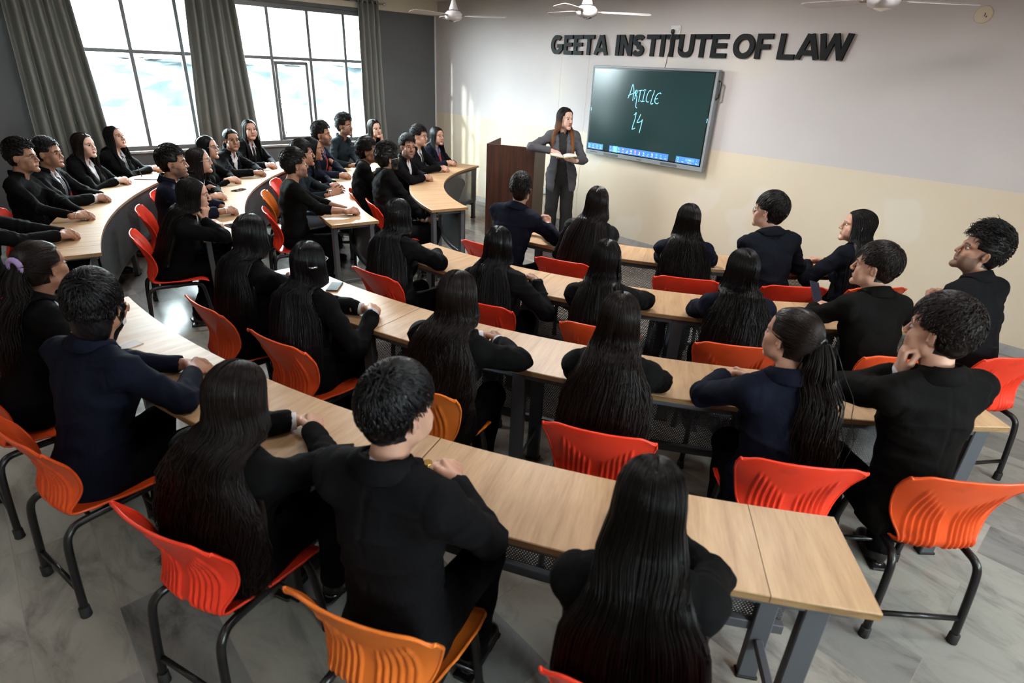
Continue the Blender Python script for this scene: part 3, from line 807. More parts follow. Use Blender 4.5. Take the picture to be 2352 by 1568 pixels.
    sc &= (np.linalg.norm(q, axis=1) < .17)
    fm[sc] = 2
    if beard:
        bd = (q[:, 1] > -.012) & (q[:, 2] < -.036-.25*np.clip(q[:, 1]-.06, -.05, .02)) & (q[:, 2] > -.14) & (np.abs(q[:, 0]) < .085) & (q[:, 1] > .0+.0*q[:, 0])
        bd &= ~lip & ((q[:, 2] < -.052) | (np.abs(q[:, 0]) > .030) | (q[:, 2] < -.044))
        bd |= (np.abs(q[:, 0]) > .055) & (q[:, 1] > -.002) & (q[:, 1] < .018) & (q[:, 2] < .01) & (q[:, 2] > -.08) & (q[:, 2] > -.12)
        fm[bd & (fm == 0)] = 3
    body = link('body', new_mesh('body', V, Q, [M['skin'], M['lips'], M['hair'], MAT['stubble'] if beard == 1 else M['hair']], fm), root)
    # eyes sit in the same mesh family as a child of the body
    for sx in (-1, 1):
        ce = C+R@np.array((sx*.031, .0775, .003)); eb = MB()
        n1, n2 = 8, 12; Vv = []; Ff = []; mm = []
        for i in range(n1+1):
            ph = math.pi*i/n1
            for j in range(n2):
                th = 2*math.pi*j/n2
                Vv.append(ce+R@(np.array((math.sin(ph)*math.cos(th), math.cos(ph), math.sin(ph)*math.sin(th)))*np.array((.0150, .0118, .0085))))
        for i in range(n1):
            for j in range(n2):
                Ff.append((i*n2+j, i*n2+(j+1) % n2, (i+1)*n2+(j+1) % n2, (i+1)*n2+j)); mm.append(1 if i < 2 else 0)
        b = len(eb.V); eb.V += [tuple(v) for v in Vv]
        for f, m_ in zip(Ff, mm): eb.F.append([b+k for k in f]); eb.M.append(m_); eb.S.append(True)
        # upper lash line
        eb.tube([C+R@np.array((sx*(.031+dx), .0885-dx*dx*18, .0095-dx*dx*16)) for dx in (-.014, -.007, 0, .007, .014)], .0013, 5, 2)
        eb.build('eye', [MAT['eye_white'], MAT['iris'], M['hair']], body)
    # ---- garments
    gx = np.arange(lo[0]-.02, hi[0]+.02, .0095); gy = np.arange(lo[1]-.04, hi[1]+.02, .0095); gz = np.arange(lo[2]-.12, hi[2]-.05, .0095)
    J = Field(gx, gy, gz); infl = arm_infl[top]
    torso(J, T, hip, L, sw, fem, infl)
    if top == 'jacket':
        J.frame(T, hip); J.ell((0, -.01, -.03), (.178, .150, .13), .03)
        if stand: J.cone((-.06, 0, -.02), (-.075, 0, -.14), .115, .112, .05); J.cone((.06, 0, -.02), (.075, 0, -.14), .115, .112, .05)
        # shoulder pads
        for s in (-1, 1): J.ell((s*(sw-.005), -.012, L-.042), (.060, .060, .034), .03)
        J.frame()
    for s in (-1, 1):
        w = Wc[s]; e = E[s]; S0 = Sh[s]
        r = infl; ww = e+(w-e)*(.90*sleeve)
        J.cone(S0, e, .043*arm_r+r, .036*arm_r+r, .022, local=False)
        J.cone(e, ww, .036*arm_r+r, (.024+(.017 if top == 'jacket' else .006))*(1 if sleeve > .8 else 1.25), .02, local=False)
        ax = nz(w-e)
        o_ = -s; c_ = ww+ax*.052; sg_ = Wc[o_]-E[o_]; t_ = min(1, max(0, (c_-E[o_])@sg_/(sg_@sg_)))
        if np.linalg.norm(E[o_]+sg_*t_-c_) > .105: J.ell(c_, (.050, .050, .050), .003, 's')      # square off the sleeve end
    # neck opening and collar
    J.frame(T, hip)
    J.cone((0, .008, L+.000), (0, .026, L+.12), .047, .064, .006, 's')
    if top in ('jacket', 'shirt'):
        ca = [(a, 0) for a in np.linspace(-2.3, 2.3, 15)]
        pts = [(.064*math.sin(a), -.006-.062*math.cos(a), L+.012+(.026 if top == 'jacket' else .030)*math.cos(a*.62)) for a, _ in ca]
        for i in range(len(pts)-1): J.cone(pts[i], pts[i+1], .0110, .0110, .004)
        if top == 'jacket':
            for f_, dz_, r_ in ((1.06, .016, .0105),):
                lower = [(x*f_, (y+.006)*f_-.006, z-dz_-.004*math.cos(a*.62)) for (x, y, z), (a, _) in zip(pts, ca)]
                for i in range(len(lower)-1): J.cone(lower[i], lower[i+1], r_, r_, .005)
        else:
            lower = [(x*1.06, y*1.06, z-.02) for x, y, z in pts]
            for i in range(len(pts)-1): J.cone(lower[i], lower[i+1], .0110, .0110, .008)
    vb = L*.42
    if top == 'jacket' and lapel:
        for s in (-1, 1): J.chain([(s*.070, .035, L-.02), (s*.075, .088, L*.78), (s*.035, .115, L*.55), (s*.008, .118, vb)], [.013, .014, .013, .009], .012)
        J.func(lo-.1, hi+.1, lambda x, y, z: np.maximum(np.maximum(np.abs(x)-np.clip((z-vb)/(L-vb), 0, 1.2)*.062, np.maximum(.03-y, y-.19)), z-(L+.06)), .003)
        if stand: J.func(lo-.1, hi+.1, lambda x, y, z: np.maximum(np.abs(x)-(.045+.05*np.clip((vb-z)/.4, 0, 1)), np.maximum(.02-y, y-.165)), .003)
    J.frame()
    V, Q = J.mesh(); Q = orient(V, Q)
    Nn = vnormals(V, Q); loc = V@np.eye(3)
    amp = .0042 if top != 'top' else .0015
    fold = vnoise(V*np.array((1, 1, 1.9)), 5.5, seed)*amp+vnoise(V, 13, seed+1)*amp*.35
    if top != 'top':
        rg = (1-np.abs(vnoise(V*np.array((.8, .8, 2.2)), 3.6, seed+7)))**4; fold += rg*.0065
        for s in (-1, 1):     # sleeve creases at the elbow
            d_ = np.linalg.norm(V-E[s], axis=1); fold += .0045*np.sin((V@nz(Wc[s]-Sh[s]))*150+V[:, 2]*40)*np.exp(-(d_/.075)**2)
        lt = (V-hip)@T; bk_ = lt[:, 1] < -.03
        fold -= .0045*np.exp(-(lt[:, 0]/.006)**2)*bk_*(top == 'jacket')
        sm_ = np.abs(np.abs(lt[:, 0])-(sw-.012)-.10*np.clip(L-.06-lt[:, 2], 0, .12)); fold -= .0035*np.exp(-(sm_/.007)**2)*(lt[:, 2] > L-.18)*(top == 'jacket')
    fold = np.maximum(fold, -.005); V = V+Nn*fold[:, None]
    gname = {'jacket': 'jacket', 'sweater': 'sweater', 'shirt': 'shirt', 'top': 'top'}[top]
    jo = link(gname, new_mesh(gname, V, Q, [M['jacket']]), root)
    if top == 'jacket':      # turned-over collar
        na = 30; VC = []; ang = np.linspace(-2.35, 2.35, na); sec = [(.061, .004), (.0625, .038), (.066, .0455), (.0725, .0435), (.096, -.016), (.0925, -.020), (.070, .030)]
        for a in ang:
            f_ = max(0, math.cos(a*.66)); ext = .60+.40*f_
            for r_, z_ in sec:
                rr_ = .061+(r_-.061)*(.75+.25*f_); VC.append(hip+T@np.array((rr_*1.04*math.sin(a), -.006-rr_*math.cos(a), L+.006+z_*ext+.012*math.cos(a*.62))))
        VC = np.array(VC); kk = len(sec); m3 = np.tile(np.array([-1, -1, -1, -1, .006, .003, -1.]), na)
        VC = np.where((m3 > 0)[:, None], J.push(VC, np.maximum(m3, 0)), VC)
        FC = [(i*kk+j, i*kk+(j+1) % kk, (i+1)*kk+(j+1) % kk, (i+1)*kk+j) for i in range(na-1) for j in range(kk)]
        FC += [tuple(range(kk))[::-1], tuple((na-1)*kk+j for j in range(kk))]
        link('collar', new_mesh('collar', VC, FC, [M['jacket']]), jo)
    if top == 'jacket' and shirt is not False:
        Sx = Field(np.arange(lo[0], hi[0], .0095), np.arange(lo[1], hi[1], .0095), np.arange(lo[2], hi[2], .0095))
        torso(Sx, T, hip, L, sw, fem, .003)
        Sx.frame(T, hip)
        Sx.cone((0, .006, L-.06), (0, .006, L+.02), .060, .055, .01)
        Sx.cone((0, .010, L-.02), (0, .022, L+.10), .047, .052, .004, 's')
        if stand or shirt == 'round': pass
        else: Sx.func(lo, hi, lambda x, y, z: np.maximum(np.maximum(np.abs(x)-np.clip((z-(L-.075))/.07, 0, 1.2)*.032, .02-y), 0*z-1), .003)
        ca = np.linspace(-2.6, 2.6, 13)
        if shirt != 'round':
            pts = [(.056*math.sin(a), -.000-.054*math.cos(a), L+.012+.026*math.cos(a*.6)) for a in ca]
            for i in range(len(pts)-1): Sx.cone(pts[i], pts[i+1], .007, .007, .006)
            for s in (-1, 1): Sx.cone((s*.030, .050, L-.005), (s*.052, .072, L-.055), .011, .006, .006)
        cuffs = []
        if M.get('cuff') is not None:
            for s in (-1, 1):
                e, w = E[s], Wc[s]; ax = nz(w-e)
                cuffs.append((e+(w-e)*.84, e+(w-e)*.84+ax*.052))
        Sx.frame()
        V, Q = Sx.mesh(); Q = orient(V, Q)
        loc = (V[Q].mean(1)-hip)@T
        so = link('shirt', new_mesh('shirt', V, Q, [M['shirt']]), root)
        for a_, b_ in cuffs:
            mb = MB(); mb.tube([a_, (a_+b_)/2, b_-(b_-a_)*.06, b_], [.0335, .0335, .0335, .0315], 20); mb.build('cuff', M['shirt'], so)
        if tie is not None:
            m = (loc[:, 1] > .03) & (np.abs(loc[:, 0]) < .012+.028*np.clip((L-.03-loc[:, 2])/.3, 0, 1)) & (loc[:, 2] < L-.028) & (loc[:, 2] > vb-.03)
            if m.sum() > 4:
                Nn = vnormals(V, Q); Qt = Q[m]; used = np.unique(Qt); mp = -np.ones(len(V), int); mp[used] = np.arange(len(used))
                Vt = V[used]+Nn[used]*.005; Vi = V[used]-Nn[used]*.002; Qm = mp[Qt]; n = len(used)
                ed = {}
                for f in Qm.tolist():
                    for a, b in zip(f, f[1:]+f[:1]): ed[(a, b)] = 1
                sd = [(a, a+n, b+n, b) for a, b in ed if (b, a) not in ed]
                link('tie', new_mesh('tie', np.concatenate([Vt, Vi]), np.concatenate([Qm, (Qm+n)[:, ::-1], np.array([(b, b+n, a+n, a) for a, an, bn, b in sd])]), [tie]), root)
    # ---- legs
    lg = legs
    if lg is None:
        ky = .13+rs.uniform(-.04, .05); sp = .10 if fem else .14
        lg = {s: [(hip[0]+s*.085, hip[1]+.02, hip[2]-.03), (hip[0]+s*sp, ky, .49), (hip[0]+s*(sp-.01), ky-.10+rs.uniform(-.06, .1), .095)] for s in (-1, 1)}
    xs = np.array([p for s in lg for p in lg[s]]); lo2 = xs.min(0)-.16; hi2 = xs.max(0)+.18
    g = .012
    Tr = Field(np.arange(lo2[0], hi2[0], g), np.arange(lo2[1], hi2[1], g), np.arange(max(lo2[2], .04), hi2[2], g))
    for s in (-1, 1):
        a, b, d = [np.array(p, float) for p in lg[s]]
        if stand:
            Tr.chain([a, b, d], [.098, .078, .088], .02)
        else: Tr.chain([a, b, d], [.092, .066, .058], .03)
    if stand: Tr.ell((hip[0], hip[1], hip[2]-.02), (.165, .120, .13), .04)
    else: Tr.ell(hip+np.array((0, 0, -.01)), (.165, .135, .10), .04)
    V, Q = Tr.mesh(); Q = orient(V, Q); Nn = vnormals(V, Q)
    V = V+Nn*(vnoise(V, 7, seed+4)*.004)[:, None]
    link('trousers', new_mesh('trousers', V, Q, [M['trousers']]), root)
    if shoes:
        for s in (-1, 1):
            d = np.array(lg[s][2], float); fy = nz((s*.12, 1, 0)); x = np.array((fy[1], -fy[0], 0)); Rs = np.stack([x, fy, (0, 0, 1)], 1)
            o = np.array((d[0], d[1], 0))
            r = .17; Fs = Field(np.arange(o[0]-.12, o[0]+.12, .008), np.arange(o[1]-.12, o[1]+.24, .008), np.arange(-.012, .16, .008))
            Fs.frame(Rs, o)
            Fs.ell((0, -.02, .050), (.038, .045, .048), .01); Fs.ell((0, .07, .036), (.042, .085, .034), .03); Fs.cone((0, -.01, .06), (0, -.01, .11), .036, .036, .02)
            Fs.ell((0, .13, .030), (.036, .045, .026), .02)
            Fs.box((0, .04, .007), (.040, .125, .0075), .006, .004)
            V, Q = Fs.mesh(); Q = orient(V, Q); V[:, 2] = np.maximum(V[:, 2], .0015)
            link('shoe', new_mesh('shoe', V, Q, [shoe_mat or MAT['shoe']]), root)
    # ---- hair
    if hair:
        k = hair['kind']
        if k == 'long':
            V, Q = long_hair(rs, R, C, T, N, hair, J.push)
            if not stand:
                lim = hip[1]-.160-.085*np.clip((V[:, 2]-.64)/.16, 0, 1); m_ = (V[:, 2] < .84) & (V[:, 1] < lim); V[m_, 1] = lim[m_]+(V[m_, 1]-lim[m_])*.04
                lo_ = .475; m_ = V[:, 2] < lo_; V[m_, 2] = lo_+(V[m_, 2]-lo_)*.08
            me = new_mesh('hair', V, Q, [M['hair']])
            link('hair', me, root)
        elif k == 'short':
            V1, Q1 = short_cap(R, C, hair); Q1 = orient(V1, Q1); V2, Q2 = tufts(rs, R, C, hair)
            link('hair', new_mesh('hair', np.concatenate([V1, V2]), np.concatenate([Q1, Q2+len(V1)]), [M['hair']]), root)
        elif k == 'pony':
            V1, Q1 = short_cap(R, C, dict(top=.006, nape=-.06, rough=.4)); Q1 = orient(V1, Q1)
            kn = np.array(hair.get('knot', (0, -.120, .030))); paths = []
            c0 = np.array((0, -.012, .034)); rr = np.array((.079, .102, .088))*1.065
            for i in range(900):
                az = rs.uniform(-2.5, 2.5); el = rs.uniform(-.55, 1.2)
                if abs(az) > 2.0 and el < .55: el = rs.uniform(.55, 1.2)
                d0 = nz((math.sin(az)*math.cos(el), -math.cos(az)*math.cos(el), math.sin(el)))
                if d0[2] < -.2 and d0[1] > 0: continue
                d1 = nz((kn-c0)/rr); P = []
                for t in np.linspace(0, 1, 8):
                    d = nz(d0*(1-t)+d1*t); P.append(R@(c0+d*rr*(1.02+.02*math.sin(3*t)))+C)
                paths.append(np.array(P))
            K = R@kn+C
            for i in range(hair.get('n', 520)):
                off = rs.normal(size=2)*np.array((.026, .020)); ph = rs.rand()*6.28; ln = hair.get('len', .48)*rs.uniform(.8, 1.05)
                P = []
                for t in np.linspace(0, 1, 24):
                    z = K[2]-ln*t+.02*math.sin(t*3)
                    zr = z-hip[2]; back = hip+T@np.array((0, 0, max(0, zr)))
                    fan = .35+1.0*math.sin(math.pi*min(1, t*.62+.05))
                    y = K[1]-.03*math.sin(min(1, t*4)*1.6); y = min(y, back[1]-.118) if t > .35 else y
                    w = hair.get('wav', .008)*t
                    P.append((K[0]+(hair.get('dx', 0))*t+off[0]*fan+w*math.sin(t*16+ph*.35), y+off[1]*fan+w*math.cos(t*14+ph*.35), z))
                P = np.array(P); P[1:-1, 1] = (P[:-2, 1]+P[1:-1, 1]*2+P[2:, 1])/4; paths.append(P)
            V2, Q2 = strands_mesh(paths, .0017)
            ho = link('hair', new_mesh('hair', np.concatenate([V1, V2]), np.concatenate([Q1, Q2+len(V1)]), [M['hair']]), root)
            m = MB(); ring = [K+R@(np.array((.017*math.cos(t), -.004, .017*math.sin(t)))*hair.get('ring', 1.)) for t in np.linspace(0, 2*math.pi, 14)]
            m.tube(ring, .008*hair.get('ring', 1.), 8); b = m.build('hair_tie', hair.get('tie', MAT['shoe']), ho)
            if hair.get('tie') is not None: tag(b, 'lilac hair scrunchie')
    if beard == 2:
        r = .15; ax = [np.arange(C[i]-r, C[i]+r, .006) for i in range(3)]
        Fb = Field(*ax); head_sdf(Fb, R, C, fem, .0075)
        Fb.frame(R, C)
        Fb.ell((0, .060, -.118), (.040, .030, .026), .03)
        Fb.func(C-.15, C+.15, lambda x, y, z: np.maximum(.0*y, z*0)+np.minimum((-.040-z)*-1, 9)+0*x, .006)
        Fb.func(C-.15, C+.15, lambda x, y, z: y-.000+0*x+0*z, .006)
        Fb.func(C-.15, C+.15, lambda x, y, z: np.maximum(np.maximum(np.abs(x)-.024, np.abs(z+.0665)-.009), .07-y), .004)
        Fb.func(C-.15, C+.15, lambda x, y, z: np.maximum(np.maximum(np.abs(x)-.016, np.abs(z+.045)-.010), .07-y), .004)
        V, Q = Fb.mesh()
        if len(V):
            Q = orient(V, Q); Nn = vnormals(V, Q); V = V+Nn*(vnoise((V-C), 60, 2)*.0015)[:, None]
            link('beard', new_mesh('beard', V, Q, [M['hair']]), root)
    if glasses is not None:
        m = MB(); h = lambda p: R@np.array(p, float)+C
        for sx in (-1, 1):
            ring = [h((sx*.032+.0225*math.cos(t)*(1), .1005-.25*abs(.0225*math.cos(t)+.0)*0-.06*max(0, sx*math.cos(t))*.1, .000+.0185*math.sin(t))) for t in np.linspace(0, 2*math.pi, 18)]
            m.tube(ring, .0013, 6)
            m.tube([h((sx*.0545, .0995, .006)), h((sx*.074, .080, .007)), h((sx*.079, .0, .006)), h((sx*.078, -.018, -.004))], .0014, 6)
        m.tube([h((-.010, .1015, .004)), h((0, .1035, .007)), h((.010, .1015, .004))], .0013, 6)
        go = m.build('glasses', glasses, root)
        gl = MB()
        for sx in (-1, 1):
            poly = [(.022*math.cos(t), .018*math.sin(t)) for t in np.linspace(0, 2*math.pi, 17)[:-1]]
            gl.prism(poly, -.0008, .0008, T=lambda v, sx=sx: h((sx*.032+v[0], .1005+v[2], v[1])))
        gl.build('lens', MAT['lens'], go)
    for ex in extras: ex(root, dict(C=C, R=R, T=T, N=N, hip=hip, L=L, E=E, W=Wc, M=M))
    return root

def watch(side, mat, dial=None, back=.0):
    def f(root, g):
        w, e = g['W'][side], g['E'][side]; ax = nz(w-e); c = w-ax*(-.004+back)
        u = nz(np.cross(ax, (0, 0, 1))); v = np.cross(u, ax); m = MB()
        r = .0285
        m.tube([c+u*r*math.cos(t)+v*r*.9*math.sin(t) for t in np.linspace(0, 2*math.pi, 20)], .0052, 6, sm=True)
        if dial: m.tube([c+v*(r*.85), c+v*(r*.85+.010)], .016, 16)
        m.build('watch' if dial else 'bracelet', mat, root)
    return f
# ---------------------------------------------------------------- the room
XW, YW, XR, YB = -8.80, 6.23, 2.6, -3.2        # window wall, front wall, right wall, back wall
def structure(o, label=None):
    o['kind'] = 'structure'
    if label: o['label'] = label
    return o
def slab(name, lo, hi, m, bev=0.):
    b = MB(); lo, hi = np.array(lo, float), np.array(hi, float); b.box((lo+hi)/2, (hi-lo)/2, bev=bev); return structure(b.build(name, m))
slab('floor', (XW-.2, YB-.2, -.12), (XR+.2, YW+.2, 0), MAT['floor_marble'])
slab('ceiling', (XW-.2, YB-.2, CEIL), (XR+.2, YW+.2, CEIL+.1), MAT['ceiling_tiles'])
slab('wall_front', (XW-.2, YW, 0), (XR+.2, YW+.2, CEIL), MAT['wall_two_tone'])
RW = [(.2, 1.0), (2.6, 3.4)]; RZ0, RZ1 = 1.35, 2.3  # unseen windows, added to bring in daylight from the right
b = MB(); ys_ = [YB]+[v for p in RW for v in p]+[YW]
for i in range(0, len(ys_), 2): lo, hi = np.array((XR, ys_[i], RZ0)), np.array((XR+.2, ys_[i+1], RZ1)); b.box((lo+hi)/2, (hi-lo)/2)
for z0, z1 in ((0, RZ0), (RZ1, CEIL)): lo, hi = np.array((XR, YB, z0)), np.array((XR+.2, YW, z1)); b.box((lo+hi)/2, (hi-lo)/2)
structure(b.build('wall_right', MAT['wall_cream']))
for k, (y0, y1) in enumerate(RW):
    w_ = structure(empty('window_%d' % (k+2), (XR+.1, (y0+y1)/2, (RZ0+RZ1)/2)), 'three-light window added out of view in the right-hand wall'); hy, hz = (y1-y0)/2, (RZ1-RZ0)/2
    b = MB()
    for yy in (-hy+.02, -hy/3, hy/3, hy-.02): b.box((0, yy, 0), (.03, .02, hz), bev=.003)
    for zz in (-hz+.02, hz-.02): b.box((0, 0, zz), (.03, hy, .02), bev=.003)
    b.build('window_frame', MAT['window_aluminium'], w_)
    for q in (-1, 0, 1):
        g = MB(); g.box((0, q*hy*2/3, 0), (.003, hy/3-.015, hz-.03)); g.build('pane', MAT['window_glass'], w_)
slab('wall_back', (XW, YB-.2, 0), (XR, YB, CEIL), MAT['wall_cream'])
WY0, WY1, WZ0, WZ1 = .70, 4.97, .90, 2.70
b = MB()
for lo, hi in (((XW-.2, YB, 0), (XW, WY0, CEIL)), ((XW-.2, WY1, 0), (XW, YW, CEIL)), ((XW-.2, WY0, 0), (XW, WY1, WZ0-.03)), ((XW-.2, WY0, WZ1), (XW, WY1, CEIL))):
    lo, hi = np.array(lo), np.array(hi); b.box((lo+hi)/2, (hi-lo)/2)
structure(b.build('wall_left', MAT['wall_dark']))
slab('trim_1', (XW, YB, 2.745), (XW+.055, YW, CEIL), MAT['wall_cream'])         # cream lintel beam above the window
slab('trim_2', (XW-.2, WY0, WZ0-.03), (XW+.035, WY1, WZ0), MAT['skirting_marble'], .004)   # sill
slab('trim_3', (XW, YW-.03, 0), (XW+.012, YW-.004, 2.745), MAT['white_plastic'])
slab('baseboard_front', (XW, YW-.014, 0), (XR, YW, .085), MAT['skirting_marble'])
slab('baseboard_left', (XW, YB, 0), (XW+.014, YW-.014, .085), MAT['skirting_marble'])
# hairline plaster joints on the front wall
for i, x in enumerate((-5.93, -5.45)):
    b = MB(); pts = [(x+.004*math.sin(z*9)+(.006 if i else 0)*math.sin(z*23), YW-.0006, z) for z in np.linspace(.09, 2.94, 40)]
    b.tube(pts, .0022, 4); structure(b.build('trim_%d' % (4+i), MAT['wall_cream']))

# window: bars, casement, glass
wf = structure(empty('window_1', (XW-.05, 0, 0)), 'wide grey aluminium window with eight bays')
b = MB(); bays = [.70, 1.24, 1.81, 2.38, 2.94, 3.50, 4.06, 4.61, 4.97]
def bar(b, y0, y1, z0, z1, x0=-.03, x1=.03, m=0): b.box(((x0+x1)/2, (y0+y1)/2, (z0+z1)/2), ((x1-x0)/2, (y1-y0)/2, (z1-z0)/2), bev=.003, m=m)
for i, y in enumerate(bays):
    w = .021 if 0 < i < 8 else .03
    bar(b, y-w, y+w, WZ0, WZ1)
bar(b, WY0, WY1, WZ0, WZ0+.055, -.034, .034); bar(b, WY0, WY1, WZ1-.06, WZ1, -.034, .034); bar(b, WY0, WY1, 2.012, 2.053, -.027, .027)
b.build('window_frame', MAT['window_aluminium'], wf)
for i in range(8):
    y0, y1 = bays[i]+.015, bays[i+1]-.015
    for z0, z1 in ((WZ0+.04, 2.02), (2.045, WZ1-.05)):
        if i == 5 and z0 < 1: continue
        g = MB(); g.box((-.01, (y0+y1)/2, (z0+z1)/2), (.003, (y1-y0)/2, (z1-z0)/2)); g.build('pane', MAT['window_glass'], wf)
cs = empty('casement', (.0, 3.535, 0), -.05); cs.parent = wf
b = MB(); wd = .475
for y0, y1, z0, z1 in ((0, .038, .955, 1.995), (wd-.038, wd, .955, 1.995), (0, wd, .955, .995), (0, wd, 1.955, 1.995)): bar(b, y0, y1, z0, z1, -.035, -.002)
b.build('casement_frame', MAT['window_aluminium'], cs)
g = MB(); g.box((-.02, wd/2, 1.475), (.003, wd/2-.02, .50)); g.build('pane', MAT['window_glass'], cs)
h = MB(); h.box((.012, .018, 1.45), (.008, .009, .060), bev=.003); h.tube([(.02, .018, 1.42), (.045, .018, 1.43), (.05, .018, 1.50)], .006, 8); h.build('handle', MAT['chrome'], cs)
h = MB(); h.tube([(.01, .02, .96), (.02, .05, 1.06), (.015, .03, 1.12)], .006, 6); h.build('stay_arm', MAT['chrome'], cs)

# curtains on a steel rod
def curtain_mesh(y0t, y1t, y0b, y1b, nf, seed, ztop=2.855, zb=.03, depth=.050, mid=None):
    rs = np.random.RandomState(seed); nu, nv = nf*14, 34; u = np.linspace(0, 1, nu); v = np.linspace(0, 1, nv)
    uw = u+.012*np.sin(u*19+seed)
    V = []
    for j, t in enumerate(v):
        a = y0t+(y0b-y0t)*t**1.1; bb = y1t+(y1b-y1t)*t**1.1
        if mid: a += mid*math.sin(math.pi*t)
        ph = 2*math.pi*nf*uw+.9*np.sin(u*5+seed)*t*.5
        dpt = depth*(.75+.35*t)*np.cos(ph)+.012*np.sin(u*31+t*7+seed)*t+.006*np.sin(t*23+u*17)
        y = a+(bb-a)*u+.012*np.sin(ph*1.0)*t
        x = XW+.125+dpt; z = ztop+(zb-ztop)*t
        V.append(np.stack([x, y, np.full(nu, z)], 1))
    V = np.array(V); th = .0012
    F = [(j*nu+i, j*nu+i+1, (j+1)*nu+i+1, (j+1)*nu+i) for j in range(nv-1) for i in range(nu-1)]
    return V.reshape(-1, 3), np.array(F)
def add_curtain(label, *a, **k):
    t = empty('curtain', (0, 0, 0)); tag(t, label, 'curtain', 'grey eyelet curtains at the window')
    V, F = curtain_mesh(*a, **k); me = new_mesh('drape', V, F, [MAT['curtain_grey']]); o = link('drape', me, t)
    s = o.modifiers.new('thickness', 'SOLIDIFY'); s.thickness = .003; s.offset = 0
    nf = a[4]; y0, y1 = a[0], a[1]
    for i in range(nf+1):
        y = y0+(y1-y0)*(i+.25)/(nf+.5); b = MB(); b.tube([(XW+.125+.024*math.cos(q), y, 2.82+.024*math.sin(q)) for q in np.linspace(0, 2*PI, 15)], .005, 6); b.build('eyelet', MAT['chrome'], t)
    return t
add_curtain('grey curtain bunched at the far left end of the window beside dark wall', .70, 1.28, .62, 1.42, 6, 1)
add_curtain('grey curtain gathered in the middle of the window between the two glazed stretches', 2.46, 3.03, 2.28, 3.18, 6, 2)
add_curtain('narrow grey curtain at the right end of the window beside the dark wall panel', 4.76, 5.10, 4.74, 5.16, 4, 3)
t = empty('curtain_rod', (0, 0, 0)); tag(t, 'thin steel curtain rod running above the window', 'curtain rod')
b = MB(); b.tube([(XW+.125, y, 2.82) for y in (.35, 2., 3.5, 5.22)], .011, 10); b.build('rod', MAT['chrome'], t)
for y in (.36, 5.22):
    b = MB(); b.lathe([(.002, -.02), (.018, -.014), (.022, 0), (.018, .014), (.002, .02)], (0, 0, 0), 14); o = b.build('finial', MAT['chrome'], t); o.location = (XW+.125, y, 2.82); o.rotation_euler = (PI/2, 0, 0)
for y in (.5, 2.75, 5.14):
    b = MB(); b.box((XW+.09, y, 2.82), (.036, .007, .007)); b.build('bracket', MAT['chrome'], t)

# frames and glowing faces of the added fill lamps
for x, y, watt in FILL_PANELS:
    t = empty('fill_panel', (x, y, CEIL)); tag(t, 'square fill light panel added out of view in the tiled ceiling', 'ceiling light', 'added fill light panels in the tiled ceiling')
    b = MB()
    for dx, dy, hx, hy in ((0, .29, .30, .012), (0, -.29, .30, .012), (.29, 0, .012, .30), (-.29, 0, .012, .30)): b.box((dx, dy, -.012), (hx, hy, .012))
    b.build('frame', MAT['white_plastic'], t)
    b = MB(); b.box((0, 0, -.006), (.28, .28, .004)); b.build('diffuser', MAT['fill_panel_glow'], t)

# ceiling fans
def fan(x, y, a0, label, wallm=False):
    t = empty('ceiling_fan', (x, y, 2.55)); tag(t, label, 'ceiling fan', 'three-bladed ceiling fans along the front wall')
    b = MB(); b.tube([(0, 0, .14), (0, 0, .36)], .013, 10); b.build('down_rod', MAT['fan_white'], t)
    b = MB(); b.lathe([(.015, .17), (.022, .165), (.052, .075), (.054, .070), (.02, .068)], n=24); b.build('canopy_cup', MAT['fan_white'], t)
    b = MB(); b.lathe([(.012, .40), (.05, .395), (.055, .33), (.012, .325)], n=24); b.build('ceiling_cup', MAT['fan_white'], t)
    b = MB(); b.lathe([(.02, .066), (.075, .055), (.100, .030), (.102, .005), (.092, -.020), (.060, -.038), (.010, -.044)], n=32); b.build('motor', MAT['fan_white'], t)
    b = MB(); b.lathe([(.066, -.0345), (.045, -.046), (.012, -.052), (.004, -.056)], n=24); b.build('trim_disc', MAT['chrome'], t)
    for k in range(3):
        a = a0+k*2*PI/3; Rz = rot(a); tilt = rot(0, 0, 0)@np.array([[1, 0, 0], [0, math.cos(.2), -math.sin(.2)], [0, math.sin(.2), math.cos(.2)]])
        b = MB(); poly = [(.14, -.045), (.30, -.062), (.52, -.066), (.60, -.058), (.615, -.03), (.615, .035), (.60, .055), (.50, .060), (.28, .050), (.14, .038)]
        b.prism(poly, -.002, .002, T=lambda v: Rz@(np.array((v[0], 0, 0))+tilt@np.array((0, v[1], v[2]))+np.array((0, 0, .012)))); b.build('blade', MAT['fan_white'], t)
        b = MB(); b.box(Rz@np.array((.125, 0, .012)), (.045, .016, .003), R=Rz@tilt); b.build('blade_arm', MAT['fan_brown'], t)
    return t
fan(-6.14, 4.60, .62, 'white ceiling fan in the corner, nearest the dark wall panel')
fan(-4.24, 4.75, .84, 'white ceiling fan above the first word of the black wall letters')
fan(-1.67, 4.81, .80, 'white ceiling fan at the top edge of the picture, right of the others')

